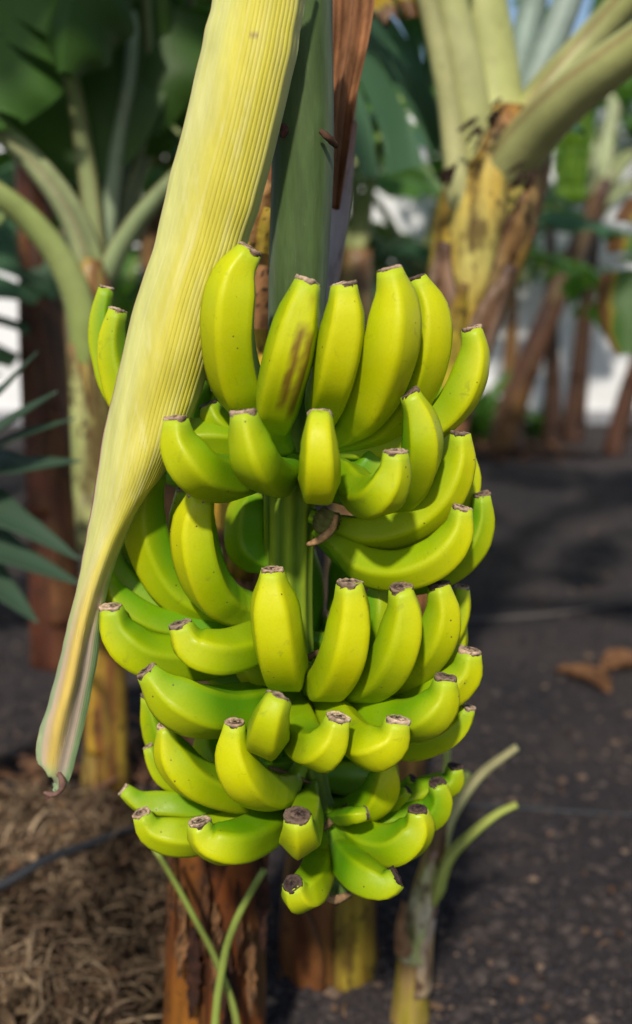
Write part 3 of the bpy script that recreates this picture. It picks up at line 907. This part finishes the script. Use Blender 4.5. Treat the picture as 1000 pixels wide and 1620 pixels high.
LC = ((.28, .36, .09), (.38, .42, .17), PBR)
# petioles of the left plant (photo: two sweep up-left, one straight up, one up-right)
p1 = petiole(lp, [P(150, 640, YL + .02), P(143, 570, YL - .01), P(128, 480, YL - .05), P(96, 405, YL - .08), P(40, 338, YL - .12), P(-30, 288, YL - .16), P(-160, 215, YL - .2)], .045, .024, LC, seed=8, up=(.3, 0, 1))
blade(p1, [P(-120, 238, YL - .2), P(-260, 160, YL - .25), P(-420, 90, YL - .3), P(-620, 60, YL - .35)], .6, 'leaf_mid', 41)
p2 = petiole(lp, [P(150, 480, YL), P(138, 400, YL), P(110, 330, YL), P(60, 262, YL), P(0, 205, YL - .02), P(-90, 140, YL - .05)], .040, .022, ((.24, .29, .12), (.34, .37, .20), PBR), seed=9, up=(.4, -.3, 1))
blade(p2, [P(10, 215, YL - .02), P(-90, 140, YL - .05), P(-230, 60, YL - .1), P(-420, 0, YL - .15)], .6, 'leaf_dark', 42)
p3 = petiole(lp, [P(156, 460, YL + .05), P(148, 360, YL + .06), P(136, 260, YL + .06), P(118, 150, YL + .05), P(96, 60, YL + .04), P(60, -60, YL)], .028, .014, ((.24, .29, .11), (.30, .34, .15), PBR), seed=10, up=(0, -1, .2))
blade(p3, [P(140, 290, YL + .09), P(122, 170, YL + .09), P(98, 60, YL + .08), P(70, -60, YL + .05), P(20, -260, YL), P(-20, -480, YL - .1)], .50, 'leaf_dark', 43, fold=-.1, droop=.2, tears=0, up=(0, -1, .2))
p4 = petiole(lp, [P(160, 470, YL + .02), P(176, 410, YL), P(205, 360, YL - .02), P(250, 305, YL - .05), P(330, 230, YL - .1), P(420, 160, YL - .12)], .032, .018, ((.24, .32, .13), (.32, .38, .20), PBR), seed=11, up=(-.4, -.2, 1))
p5 = petiole(lp, [P(158, 450, YL + .08), P(172, 350, YL + .1), P(185, 240, YL + .1), P(205, 120, YL + .1), P(215, -40, YL + .1)], .022, .012, ((.24, .30, .18), (.30, .36, .24), PBR), seed=12, up=(0, 1, .2))
blade(p5, [P(190, 220, YL + .12), P(205, 120, YL + .12), P(215, -20, YL + .12), P(225, -240, YL + .1)], .34, 'leaf_dark', 45, fold=.1, droop=.5, tears=2, up=(0, -1, .2))
# a folded leaf hanging in from the top left
p6 = petiole(lp, [P(150, 470, YL + .1), P(190, 330, YL + .16), P(230, 160, YL + .16), P(220, -60, YL + .05), P(150, -190, YL - .1)], .024, .013, ((.16, .20, .10), (.2, .25, .12), PBR), seed=13)
blade(p6, [P(190, -210, YL - .05), P(150, -140, YL - .12), P(120, -30, YL - .16), P(104, 60, YL - .18), P(102, 112, YL - .18)], .34, 'leaf_dark', 46, fold=-.5, droop=1.6, tears=0, up=(0, -1, .1))
blade(p6, [P(230, -40, YL + .18), P(225, 60, YL + .18), P(212, 150, YL + .18), P(188, 230, YL + .18)], .34, 'leaf_dark', 47, fold=.2, droop=.5, tears=1, up=(.3, -1, .1))

p7 = petiole(lp, [P(156, 450, YL + .1), P(200, 330, YL + .2), P(250, 190, YL + .25), P(290, 60, YL + .25), P(310, -80, YL + .2)], .02, .012, ((.2, .25, .12), (.28, .32, .18), PBR), seed=14)
blade(p7, [P(262, 150, YL + .27), P(282, 80, YL + .27), P(300, -10, YL + .25), P(310, -120, YL + .2)], .26, 'leaf_mid', 48, fold=.2, droop=.4, tears=3, up=(.2, -1, .2))
blade(p1, [P(60, -160, YL - .1), P(40, -60, YL - .1), P(15, 40, YL - .1), P(-10, 120, YL - .1), P(-30, 190, YL - .1)], .30, 'leaf_mid', 49, fold=.1, droop=.5, tears=3, up=(.2, -1, .2))

# --- sword leaved plant at the left edge
swp = thing('sword_leaf_plant', 'grey-green plant with long sword-shaped leaves at the left edge', 'plant', G(-90, 1120))
Ys = 2.0
def swordleaf(pts, wid, seed):
    c = spline(pts, 26); fr = frames(c, (0, -.4, 1)); V, Fc, U = [], [], []
    for i in range(26):
        t = i / 25
        ww = wid * (1 - t ** 3) * (.7 + .3 * math.sin(math.pi * min(1, t * 1.4)))
        for k in range(7):
            s = k / 6 - .5
            V.append(Vector(c[i]) + fr[i][2] * ww * s + fr[i][1] * ww * .5 * (s * s * 1.4)); U.append((t, k / 6))
    for i in range(25):
        for k in range(6):
            a = i * 7 + k; Fc.append((a, a + 1, a + 8, a + 7))
    o = mk('sword_leaf', V, Fc, M['sword'], swp, None, U)
    md = o.modifiers.new('t', 'SOLIDIFY'); md.thickness = .003
for k, (pts, wd) in enumerate([
        ([(-120, 900), (-50, 680), (10, 610), (58, 556)], .035), ([(-120, 900), (-60, 740), (0, 680), (90, 618)], .06),
        ([(-120, 900), (-60, 770), (0, 705), (118, 660)], .045), ([(-120, 900), (-40, 750), (40, 738), (128, 728)], .06),
        ([(-120, 900), (-50, 800), (30, 828), (128, 886)], .065), ([(-120, 900), (-60, 850), (20, 880), (130, 925)], .07),
        ([(-120, 900), (-60, 890), (0, 930), (60, 985)], .07)]):
    swordleaf([P(x, y, Ys + .03 * k - .1 * i) for i, (x, y) in enumerate(pts)], wd * 1.6, k)
V, Fc, Co, U = tube(spline([(G(-110, 1120).x, Ys, -.02), P(-118, 1000, Ys), P(-120, 880, Ys)], 12), lambda t: .05, 12, col=lambda t, th, p: mixc((.2, .16, .08), (.1, .08, .05), fn(p, 20) * .5 + .5))
mk('stem', V, Fc, M['stem'], swp, Co, U)

# --- right plant
gr_ = G(600, 1262); YR = gr_.y
rp = thing('banana_plant', 'stout mottled banana plant with spreading petioles behind the bunch at the right', 'banana plant', gr_)
rpt = [((gr_.x, YR, -.02), .105), at(612, 1150, YR, .095), at(640, 900, YR, .085), at(684, 660, YR, .074), at(724, 525, YR, .074), at(746, 435, YR, .086), at(768, 345, YR, .100), at(786, 280, YR, .100), at(800, 220, YR, .085), at(806, 170, YR, .05)]
pseudostem(rp, rpt, ((.34, .21, .04), (.24, .10, .03), (.40, .34, .08)), 51)
MOT = ((.46, .38, .05), (.36, .22, .03), (.12, .055, .025))
CRM = ((.48, .42, .12), (.46, .30, .04), (.16, .085, .04))
PNK = ((.36, .24, .17), (.24, .13, .075), (.06, .03, .02))
sheath(rp, rpt, .30, .66, -.9, .6, .14, ((.50, .22, .08), (.36, .14, .05), (.1, .05, .03)), 52)
sheath(rp, rpt, .42, .70, .2, 1.7, .12, ((.30, .13, .06), (.40, .20, .08), (.1, .05, .03)), 62)
sheath(rp, rpt, .56, .77, -.75, .25, .22, ((.50, .40, .02), (.42, .28, .03), (.14, .07, .02)), 55)
sheath(rp, rpt, .60, .815, -1.5, -.2, .20, PNK, 53, flare=.12)
sheath(rp, rpt, .60, .805, .05, 1.3, .21, PNK, 54, flare=.10)
sheath(rp, rpt, .62, .86, .5, 1.7, .16, ((.46, .36, .05), (.34, .2, .04), (.12, .055, .025)), 57)
sheath(rp, rpt, .66, .90, -1.7, -.6, .14, MOT, 58)
sheath(rp, rpt, .66, .97, -1.1, .35, .10, CRM, 56)
sheath(rp, rpt, .70, .97, .3, 1.6, .10, ((.36, .19, .07), (.42, .30, .12), (.10, .05, .03)), 59)
RC = ((.34, .37, .10), (.45, .45, .22), (.17, .08, .04))
RCB = ((.20, .27, .23), (.28, .34, .30), (.15, .08, .06))
RL = [
 ([(770, 330, 0), (800, 262, -.05), (840, 205, -.12), (900, 145, -.2), (985, 80, -.28), (1090, 5, -.36), (1230, -90, -.44)], .078, .036, RC, (-.6, -.1, 1)),
 ([(790, 280, 0), (820, 210, 0), (865, 140, 0), (930, 65, 0), (1010, -25, -.05), (1120, -140, -.1)], .062, .032, RC, (-.6, -.2, 1)),
 ([(790, 300, .0), (782, 200, .02), (775, 110, .03), (762, 20, .03), (748, -90, .03), (730, -260, 0)], .075, .045, RC, (.2, 1, .2)),
 ([(770, 330, -.02), (752, 230, -.03), (738, 140, -.04), (722, 60, -.05), (700, -40, -.06), (665, -170, -.1)], .052, .032, RC, (-.3, 1, .2)),
 ([(728, 360, -.06), (722, 270, -.07), (712, 180, -.07), (698, 100, -.08), (680, 20, -.09), (650, -90, -.12)], .030, .018, ((.38, .40, .16), (.44, .42, .20), (.3, .2, .05)), (-.3, 1, .2)),
 ([(800, 260, .08), (830, 170, .1), (862, 90, .12), (895, 10, .14), (930, -90, .16), (980, -230, .2)], .042, .026, RCB, (-.3, 1, .2)),
 ([(800, 240, .12), (815, 130, .16), (835, 40, .2), (855, -50, .2), (880, -190, .2)], .04, .026, RCB, (0, 1, .2)),
]
for i, (pp, r0, r1, cc, up) in enumerate(RL):
    pts = [P(x, y, YR + d) for x, y, d in pp]
    pe = petiole(rp, pts, r0, r1, cc, up=up, seed=20 + i, chan=.4)
    dirv = (pts[-1] - pts[-2]).normalized()
    q = [pts[-2]] + [pts[-1]]
    for k in range(4):
        dirv = (dirv + Vector((0, 0, -.16)) + Vector((.05 * (i - 2), .03, 0))).normalized()
        q.append(q[-1] + dirv * .38)
    if i in (0, 3, 6): blade(pe, q, .46, ['leaf_mid', 'leaf_dark', 'leaf_blue'][i % 3], 60 + i, tears=5)
# ragged dark fibres where the petioles fork
def ribbon(parent, pts, wid, col, name, mat='scar', seed=0):
    rnd_ = random.Random(seed)
    c = spline(pts, 18); fr = frames(c, (0, -1, 0)); V, Fc, Co = [], [], []
    for i in range(18):
        ww = wid * (.3 + .7 * math.sin(math.pi * (i + .5) / 18)) * rnd_.uniform(.55, 1.35)
        for k in range(5):
            s_ = k / 4 - .5
            V.append(Vector(c[i]) + fr[i][2] * ww * s_ + fr[i][1] * rnd_.uniform(-.006, .006)); Co.append(mixc(col, (.02, .012, .01), rnd_.random()))
    for i in range(17):
        for k in range(4):
            a = i * 5 + k; Fc.append((a, a + 1, a + 6, a + 5))
    return mk(name, V, Fc, M[mat], parent, Co)
fr_ = random.Random(4)
for k_ in range(16):
    x0, y0 = [(800, 165), (768, 196), (722, 268), (838, 258)][k_ % 4]
    x0 += fr_.uniform(-14, 14); y0 += fr_.uniform(-12, 12)
    a_ = fr_.uniform(.4, 1.3); l_ = fr_.uniform(18, 46)
    ribbon(rp, [P(x0, y0, YR - .15), P(x0 - l_ * .5 * math.cos(a_), y0 + l_ * .5 * math.sin(a_), YR - .16), P(x0 - l_ * math.cos(a_), y0 + l_ * math.sin(a_), YR - .145)], fr_.uniform(.006, .016), (.06, .035, .025), 'dry_fibre', seed=k_)
# peeling dry fibre on the mother stem below the bunch
for k_ in range(9):
    x0 = 268 + 18 * k_; y0 = 1330 + (k_ * 67) % 170
    ribbon(mother, [P(x0, y0, 1.262 - .012 * math.sin(math.pi * (x0 - 262) / 165)), P(x0 + 3, y0 + 70, 1.258 - .012 * math.sin(math.pi * (x0 - 262) / 165)), P(x0 - 4 + k_, y0 + 150, 1.25 - .012 * math.sin(math.pi * (x0 - 262) / 165))], .011 + .004 * (k_ % 3), [(.12, .05, .02), (.24, .12, .05), (.05, .02, .012)][k_ % 3], 'peeling_fibre', seed=90 + k_)
# drooping yellowed leaf at the top and the blue-green blade to the left of the trunk
pe = petiole(rp, [P(770, 200, YR + .1), P(735, 60, YR + .1), P(690, -70, YR + .05), P(640, -120, YR)], .024, .014, RC, seed=33)
blade(pe, [P(690, -30, YR + .05), P(650, -35, YR + .0), P(605, -22, YR - .05), P(560, 12, YR - .08)], .22, 'leaf_yellow', 71, fold=-.2, droop=1.4, tears=9)
pe = petiole(rp, [P(780, 260, YR + .2), P(745, 140, YR + .3), P(710, 90, YR + .3)], .022, .014, RC, seed=34)
blade(pe, [P(720, 80, YR + .35), P(650, 62, YR + .3), P(575, 90, YR - .05), P(500, 150, YR - .15), P(440, 240, YR - .2)], .50, 'leaf_blue', 72, fold=.1, droop=.35, tears=4, up=(0, -1, .5))

# --- thin leaning plant farther right, with its own small bunch
gq = G(800, 716); YQ = gq.y
lq = thing('banana_plant', 'thin brown banana plant leaning right in the right background', 'banana plant', gq)
qp = [((gq.x, YQ, -.03), .15), at(806, 660, YQ, .115), at(842, 560, YQ, .09), at(880, 470, YQ, .078), at(912, 395, YQ, .075), at(940, 330, YQ, .07), at(962, 285, YQ, .05)]
pseudostem(lq, qp, ((.085, .03, .014), (.04, .016, .010), (.14, .07, .02)), 81)
sheath(lq, qp, .02, .35, -1, .6, .08, ((.16, .08, .02), (.07, .028, .014), (.03, .013, .01)), 82)
sheath(lq, qp, .3, .7, -.3, 1.2, .1, ((.06, .023, .013), (.10, .045, .022), (.03, .013, .01)), 83)
sheath(lq, qp, .55, .95, -1, .7, .1, ((.10, .06, .03), (.15, .11, .055), (.05, .025, .014)), 84)
for i, pp in enumerate([[(950, 320), (975, 270), (1010, 235), (1080, 190)], [(948, 320), (960, 240), (972, 160), (985, 60)], [(940, 330), (985, 300), (1040, 280), (1110, 280)], [(945, 320), (935, 240), (915, 150), (880, 60)], [(950, 310), (930, 220), (890, 150), (830, 110)]]):
    pts = [P(x, y, YQ + .12 * k) for k, (x, y) in enumerate(pp)]
    pe = petiole(lq, pts, .08, .04, ((.26, .32, .14), (.34, .38, .22), PBR), seed=i)
    dirv = (pts[-1] - pts[-2]).normalized(); q = [pts[-2], pts[-1]]
    for k in range(5):
        dirv = (dirv + Vector((0, .08, -.2))).normalized(); q.append(q[-1] + dirv * .42)
    blade(pe, q, .7, ['leaf_mid', 'leaf_dark'][i % 2], 90 + i, tears=8)
sbq = thing('banana_bunch', 'small dark green unripe bunch hanging in the right background', 'banana bunch', P(906, 180, YQ - .5))
Yb = YQ - .5
cst = spline([P(930, 130, Yb), P(912, 170, Yb), P(905, 240, Yb), P(902, 330, Yb)], 24)
V, Fc, Co, U = tube(cst, lambda t: .03 * (1 - .5 * t), 10, col=lambda t, th, p: (.08, .15, .03))
mk('stalk', V, Fc, M['stalk'], sbq, Co, U)
bm = None
rnd = random.Random(5)
k = 0
for hnd in range(9):
    s = .12 + .8 * hnd / 8
    p = Vector(cst[int(s * 23)])
    R_ = .15 * (1 - .45 * s)
    for j in range(9):
        a = math.pi * (1.0 + (j + .5 * (hnd % 2)) / 8.5) + rnd.uniform(-.1, .1)
        o_ = Vector((math.cos(a), math.sin(a), 0))
        c = spline([p + o_ * .02, p + o_ * R_ * .7 + Vector((0, 0, -.035)), p + o_ * R_ + Vector((0, 0, .01)), p + o_ * R_ * 1.02 + Vector((0, 0, .075))], 9)
        cl = mixc((.045, .11, .006), (.10, .19, .010), rnd.random())
        V, Fc, Co, U = tube(c, lambda t: .023 * (.45 + .6 * math.sin(math.pi * min(1, .1 + .85 * t))), 7, col=lambda t, th, p_: cl)
        mk('banana', V, Fc, M['banana'], sbq, Co, U)

# --- leaf hanging in at the right edge (its plant stands outside the frame)
YE = 3.1
ep = thing('banana_plant', 'banana leaf with withered orange-brown edge hanging in at the right edge', 'banana plant', (P(1250, 700, YE).x, YE, 0))
epath = [((P(1250, 700, YE).x, YE, -.02), .12), at(1250, 700, YE, .1), at(1245, 400, YE, .09), at(1240, 200, YE, .07)]
pseudostem(ep, epath, ((.2, .1, .04), (.3, .2, .05), (.1, .05, .02)), 101)
pe = petiole(ep, [P(1240, 240, YE), P(1200, 150, YE - .05), P(1130, 150, YE - .1), P(1070, 220, YE - .15)], .04, .02, RC, seed=40)
blade(pe, [P(1140, 190, YE - .12), P(1090, 290, YE - .16), P(1045, 390, YE - .2), P(1012, 480, YE - .22), P(995, 560, YE - .22)], .30, 'leaf_dry', 102, fold=.2, droop=.7, tears=6, up=(-.3, -1, .2))
for i, az in enumerate((.2, 1.2)):
    pts = arcleaf(P(1240, 210, YE), az, 1.0, 1.8, 1.5, 12)
    pe = petiole(ep, pts[:4], .04, .02, seed=50 + i)
    blade(pe, pts[3:], .55, 'leaf_mid', 110 + i)

# --- background rows of banana plants
def bgplant(px, Y, h, r, seed, label, *, nleaf=8, length=1.9, width=.6, mats=('leaf_mid', 'leaf_dark', 'leaf_blue'), lean=0, cols=None, bend=1.6, el=(1.3, .2), azs=None):
    x = P(px, 460, Y).x
    t = thing('banana_plant', label, 'banana plant', (x, Y, 0), 'banana plants in the background rows')
    path = [((x, Y, -.03), r * 1.3), ((x + lean * .2, Y, h * .3), r), ((x + lean * .6, Y, h * .65), r * .85), ((x + lean, Y, h), r * .6)]
    pseudostem(t, path, cols or ((.16, .07, .03), (.24, .13, .04), (.09, .04, .02)), seed, ns=18, n=30)
    k_ = cols or ((.16, .07, .03), (.24, .13, .04), (.09, .04, .02))
    sheath(t, path, .3, .8, -1.2, .4, .1, k_, seed + 1)
    sheath(t, path, .1, .5, .0, 1.4, .1, k_[::-1], seed + 2)
    crown(t, (x + lean, Y, h), r, nleaf, length, width, mats, seed, bend=bend, el=el, azs=azs)
    return t
bgplant(62, 3.2, 1.75, .075, 201, 'dark red-brown banana plant at the far left edge behind the sword leaves', cols=((.10, .03, .015), (.06, .02, .012), (.14, .06, .02)), nleaf=8, length=1.7)
bgplant(250, 4.2, 1.6, .09, 202, 'banana plant hidden behind the cream sheath at mid left', nleaf=9, length=1.7, mats=('leaf_dark', 'leaf_blue'))
bgplant(565, 3.9, 1.35, .09, 203, 'banana plant just right of the stalk in the middle distance', nleaf=7, length=1.5, azs=(1.2, 1.6, 2.3, 2.9, 3.5, 1.9, 2.6), mats=('leaf_mid', 'leaf_blue'), cols=((.34, .2, .08), (.2, .1, .05), (.3, .24, .1)))
bgplant(660, 5.2, 1.3, .09, 204, 'banana plant behind the stout mottled stem', nleaf=10, length=1.6, mats=('leaf_mid', 'leaf_blue'))
bgplant(885, 8.0, 1.75, .06, 205, 'dark-stemmed banana plant in front of the white wall, left of a pair', nleaf=4, length=1.2, width=.4, el=(1.45, 1.1), bend=.9, azs=(2.9, .2, 3.3, 6.0), lean=-.1, cols=((.04, .018, .012), (.06, .03, .018), (.03, .013, .01)))
bgplant(918, 8.3, 1.75, .075, 206, 'dark-stemmed banana plant in front of the white wall, right of a pair', nleaf=4, length=1.2, width=.4, el=(1.45, 1.1), bend=.9, azs=(2.9, .2, 3.3, 6.0), lean=.1, cols=((.045, .02, .012), (.065, .03, .018), (.03, .013, .01)))
bgplant(985, 7.6, 1.75, .065, 207, 'red-brown banana plant at the right edge before the white wall', nleaf=3, length=1.7, el=(1.35, .8), bend=1.1, lean=.5, cols=((.10, .035, .018), (.06, .03, .018), (.03, .013, .01)))
bgplant(400, 6.4, 1.6, .1, 208, 'far banana plant behind the stalk and sheath', nleaf=9, length=1.9, mats=('leaf_dark', 'leaf_mid'))
bgplant(120, 6.0, 1.8, .1, 209, 'far banana plant behind the slender left plant', nleaf=9, length=2.0, mats=('leaf_dark', 'leaf_mid'))
bgplant(725, 8.6, 1.7, .1, 210, 'far banana plant at the wall behind the leaning stem', nleaf=6, length=1.2, width=.45, el=(1.4, .9), bend=1.1, mats=('leaf_mid', 'leaf_blue'))
bgplant(812, 8.8, 1.25, .07, 212, 'low leafy banana plant against the wall behind the leaning stem', nleaf=7, length=1.0, width=.45, mats=('leaf_blue', 'leaf_mid'), el=(1.3, .45), bend=1.2)
bgplant(-80, 5.0, 1.9, .1, 211, 'banana plant mostly outside the left edge', nleaf=8, length=2.0, mats=('leaf_dark',))

# low green weeds at the foot of the leaning plant
def weed(px, py, h, seed, label):
    rnd = random.Random(seed)
    b = G(px, py)
    t = thing('leafy_weed', label, 'weed', b)
    for i in range(26):
        az = rnd.uniform(0, 6.28)
        pts = arcleaf(b + Vector((rnd.uniform(-.12, .12), rnd.uniform(-.1, .1), 0)), az, rnd.uniform(.8, 1.4), h * rnd.uniform(.6, 1.1), rnd.uniform(.5, 1.6), 6)
        blade(t, pts, h * .16, 'leaf_mid', seed * 40 + i, tears=0, n=10, m=3, name='leaf')
weed(760, 700, .75, 1, 'leafy green weed left of the leaning brown stem')
weed(842, 690, .4, 2, 'small pale weed right of the leaning brown stem')
weed(560, 690, .8, 3, 'leafy weed behind the bunch near the house window')

# ------------------------------------------------------------------ ground dressing
rnd = random.Random(77)
def strips(name, n, spot, size, cols, label, cat, zmax=.0, curl=1.0, kind='stuff', tone=None):
    V, Fc, Co = [], [], []
    for _ in range(n):
        x, y, z = spot()
        L, W = size[0] * rnd.uniform(.5, 1.3), size[1] * rnd.uniform(.5, 1.4)
        az, tilt = rnd.uniform(0, 6.28), rnd.uniform(-.5, .8)
        kx = rnd.uniform(-1.6, 1.6) * curl
        cl = mixc(cols[0], cols[1], rnd.random())
        cl = mixc(cl, cols[2], rnd.random() ** 2)
        if tone: cl = mixc((0, 0, 0), cl, tone(x, y))
        up = Vector((0, 0, 1))
        p, e, h = Vector((x, y, z)), tilt, az
        base = len(V); m = 7
        rollv = rnd.uniform(-.8, .8)
        for i in range(m):
            t = i / (m - 1)
            ww = W * math.sin(math.pi * (.12 + .8 * t))
            sdv = (Vector((-math.sin(h), math.cos(h), 0)) * math.cos(rollv) + up * math.sin(rollv))
            for s in (-1, 0, 1):
                q = p + sdv * ww * s * .5 + up * (abs(s) * ww * .18)
                V.append((q.x, q.y, max(.004, q.z))); Co.append(mixc(cl, cols[2], .3 * rnd.random()))
            p = p + Vector((math.cos(h) * math.cos(e), math.sin(h) * math.cos(e), math.sin(e))) * L / (m - 1)
            e -= .12; h += kx / (m - 1)
        for i in range(m - 1):
            for k in range(2):
                a = base + i * 3 + k
                Fc.append((a, a + 1, a + 4, a + 3))
    o = mk(name, V, Fc, M['dead'], None, Co)
    tag(o, label, cat, kind=kind)
    return o
def pile_spot():
    px, py = rnd.uniform(-160, 262), rnd.uniform(1270, 1720)
    p = G(px, py)
    e = sstep(270, 150, px) * sstep(1265, 1330, py)
    return p.x, p.y, .01 + .13 * e * rnd.random()
patch = lambda x, y: .45 + 1.1 * sstep(-.25, .45, fn((x, y, 0), 4.5, 3))
strips('leaf_litter', 6500, pile_spot, (.075, .0045), ((.19, .12, .07), (.42, .31, .195), (.055, .03, .02)), 'heap of curled brown dry leaf fibres at the lower left', 'leaf litter', tone=patch, curl=.4)
strips('leaf_flakes', 700, pile_spot, (.05, .018), ((.18, .105, .055), (.42, .29, .17), (.055, .028, .016)), 'broad dry leaf flakes lying in the brown fibre heap', 'leaf litter', tone=patch)
def gnd_spot():
    px = rnd.uniform(-250, 1250); py = 700 + 950 * rnd.random() ** .6
    p = G(px, py)
    return p.x, p.y, .006
strips('dry_leaf_bits', 260, gnd_spot, (.035, .011), ((.15, .085, .05), (.22, .14, .085), (.06, .035, .025)), 'small brown leaf bits strewn over the dark gravel', 'leaf bits')
def base_spot():
    c = rnd.choice([(gq.x, gq.y, .5), (gq.x, gq.y, .6), (lp.location.x, lp.location.y, .35)])
    a, r = rnd.uniform(0, 6.28), c[2] * math.sqrt(rnd.random())
    return c[0] + r * math.cos(a), c[1] + r * math.sin(a), .01 + .05 * (1 - r / c[2])
strips('stem_foot_litter', 420, base_spot, (.12, .02), ((.16, .08, .045), (.24, .13, .07), (.06, .03, .02)), 'dry brown leaf litter round the feet of the stems', 'leaf litter')
# volcanic pebbles
V, Fc, Co = [], [], []
for _ in range(15000):
    px = rnd.uniform(-250, 1250); py = 690 + 960 * rnd.random() ** .75
    p = G(px, py)
    s = (.004 + .009 * rnd.random() ** 3) * (1 + .12 * p.y)
    b = len(V)
    for dx, dy, dz in ((1, 0, .3), (-1, 0, .3), (0, 1, .3), (0, -1, .3), (0, 0, 1)):
        V.append((p.x + s * (dx + rnd.uniform(-.3, .3)), p.y + s * (dy + rnd.uniform(-.3, .3)), s * dz * rnd.uniform(.6, 1.1)))
        t = rnd.random()
        Co.append((0, 0, 0))
    cl = mixc((.025, .022, .026), (.075, .058, .052), rnd.random() ** 2) if rnd.random() > .03 else mixc((.13, .085, .06), (.20, .145, .105), rnd.random())
    for q in range(5): Co[b + q] = cl
    Fc += [(b, b + 2, b + 4), (b + 2, b + 1, b + 4), (b + 1, b + 3, b + 4), (b + 3, b, b + 4)]
for _ in range(220):
    px = rnd.uniform(-250, 1250); py = 690 + 960 * rnd.random() ** .75
    p = G(px, py); s = rnd.uniform(.008, .020); b = len(V)
    for k in range(7):
        a = 2 * math.pi * k / 7; rr = s * rnd.uniform(.7, 1.2)
        V.append((p.x + rr * math.cos(a), p.y + rr * math.sin(a), -.002))
    for k in range(7):
        a = 2 * math.pi * k / 7 + .2; rr = s * rnd.uniform(.35, .7)
        V.append((p.x + rr * math.cos(a), p.y + rr * math.sin(a), s * rnd.uniform(.35, .7)))
    V.append((p.x, p.y, s * rnd.uniform(.5, .8)))
    cl = mixc((.035, .030, .034), (.075, .06, .055), rnd.random())
    Co += [cl] * 15
    for k in range(7):
        k2 = (k + 1) % 7
        Fc += [(b + k, b + k2, b + 7 + k2, b + 7 + k), (b + 7 + k, b + 7 + k2, b + 14)]
M['pebble'] = m_vcol('pebble', .85, .2, (90, .7, 1.3))
tag(mk('pebbles', V, Fc, M['pebble'], None, Co, smooth=False), 'loose dark volcanic pebbles covering the ground', 'pebbles', kind='stuff')

# single dry leaf on the ground at the right, and the pipes
def curled_leaf(pts, wid, label, seed):
    c = spline(pts, 24); fr = frames(c, (0, 0, 1)); V, Fc, Co = [], [], []
    for i in range(24):
        t = i / 23; ww = wid * math.sin(math.pi * (.06 + .88 * t)) ** .7
        for k in range(9):
            a = (k / 8 - .5) * 3.4
            V.append(Vector(c[i]) + fr[i][2] * ww * math.sin(a) * .5 + fr[i][1] * ww * (.5 - .5 * math.cos(a)) * .9 + Vector((0, 0, .006 * fn((i * .4, k, seed), 1) + .012)))
            Co.append(mixc((.24, .12, .055), (.10, .05, .03), fn((t * 6, k * .5, seed), 1) * .5 + .5))
    for i in range(23):
        for k in range(8):
            a = i * 9 + k; Fc.append((a, a + 1, a + 10, a + 9))
    o = mk('dry_leaf', V, Fc, M['dead'], None, Co)
    o.modifiers.new('t', 'SOLIDIFY').thickness = .002
    return tag(o, label, 'dry leaf')
curled_leaf([G(880, 1066), G(912, 1076), G(938, 1084), G(962, 1100)], .07, 'curled orange-brown dry leaf on the gravel at the right', 1)
curled_leaf([G(955, 1066), G(985, 1060), G(1020, 1062)], .09, 'flat brown dry leaf at the right edge beside the curled one', 2)
def pipe(pts, r, mat, label):
    c = spline([G(x, y) + Vector((0, 0, r + z)) for x, y, z in pts], 40)
    V, Fc, Co, U = tube(c, lambda t: r, 10, ref=(0, 0, 1))
    tag(mk('irrigation_pipe', V, Fc, M[mat], None, None, U), label, 'pipe')
pipe([(-120, 1545, .12), (0, 1512, .13), (80, 1480, .15), (150, 1435, .13), (210, 1380, .09), (290, 1300, 0)], .009, 'pipe', 'black irrigation pipe crossing the dry leaf heap')
pipe([(700, 1278, 0), (800, 1280, 0), (900, 1288, 0), (1060, 1296, 0)], .006, 'pipe', 'thin blue-black irrigation pipe on the gravel at the lower right')
pipe([(690, 985, 0), (800, 982, 0), (900, 972, 0), (1000, 955, 0), (1100, 940, 0)], .010, 'pipe_pale', 'pale dusty irrigation pipe on the gravel at mid right')
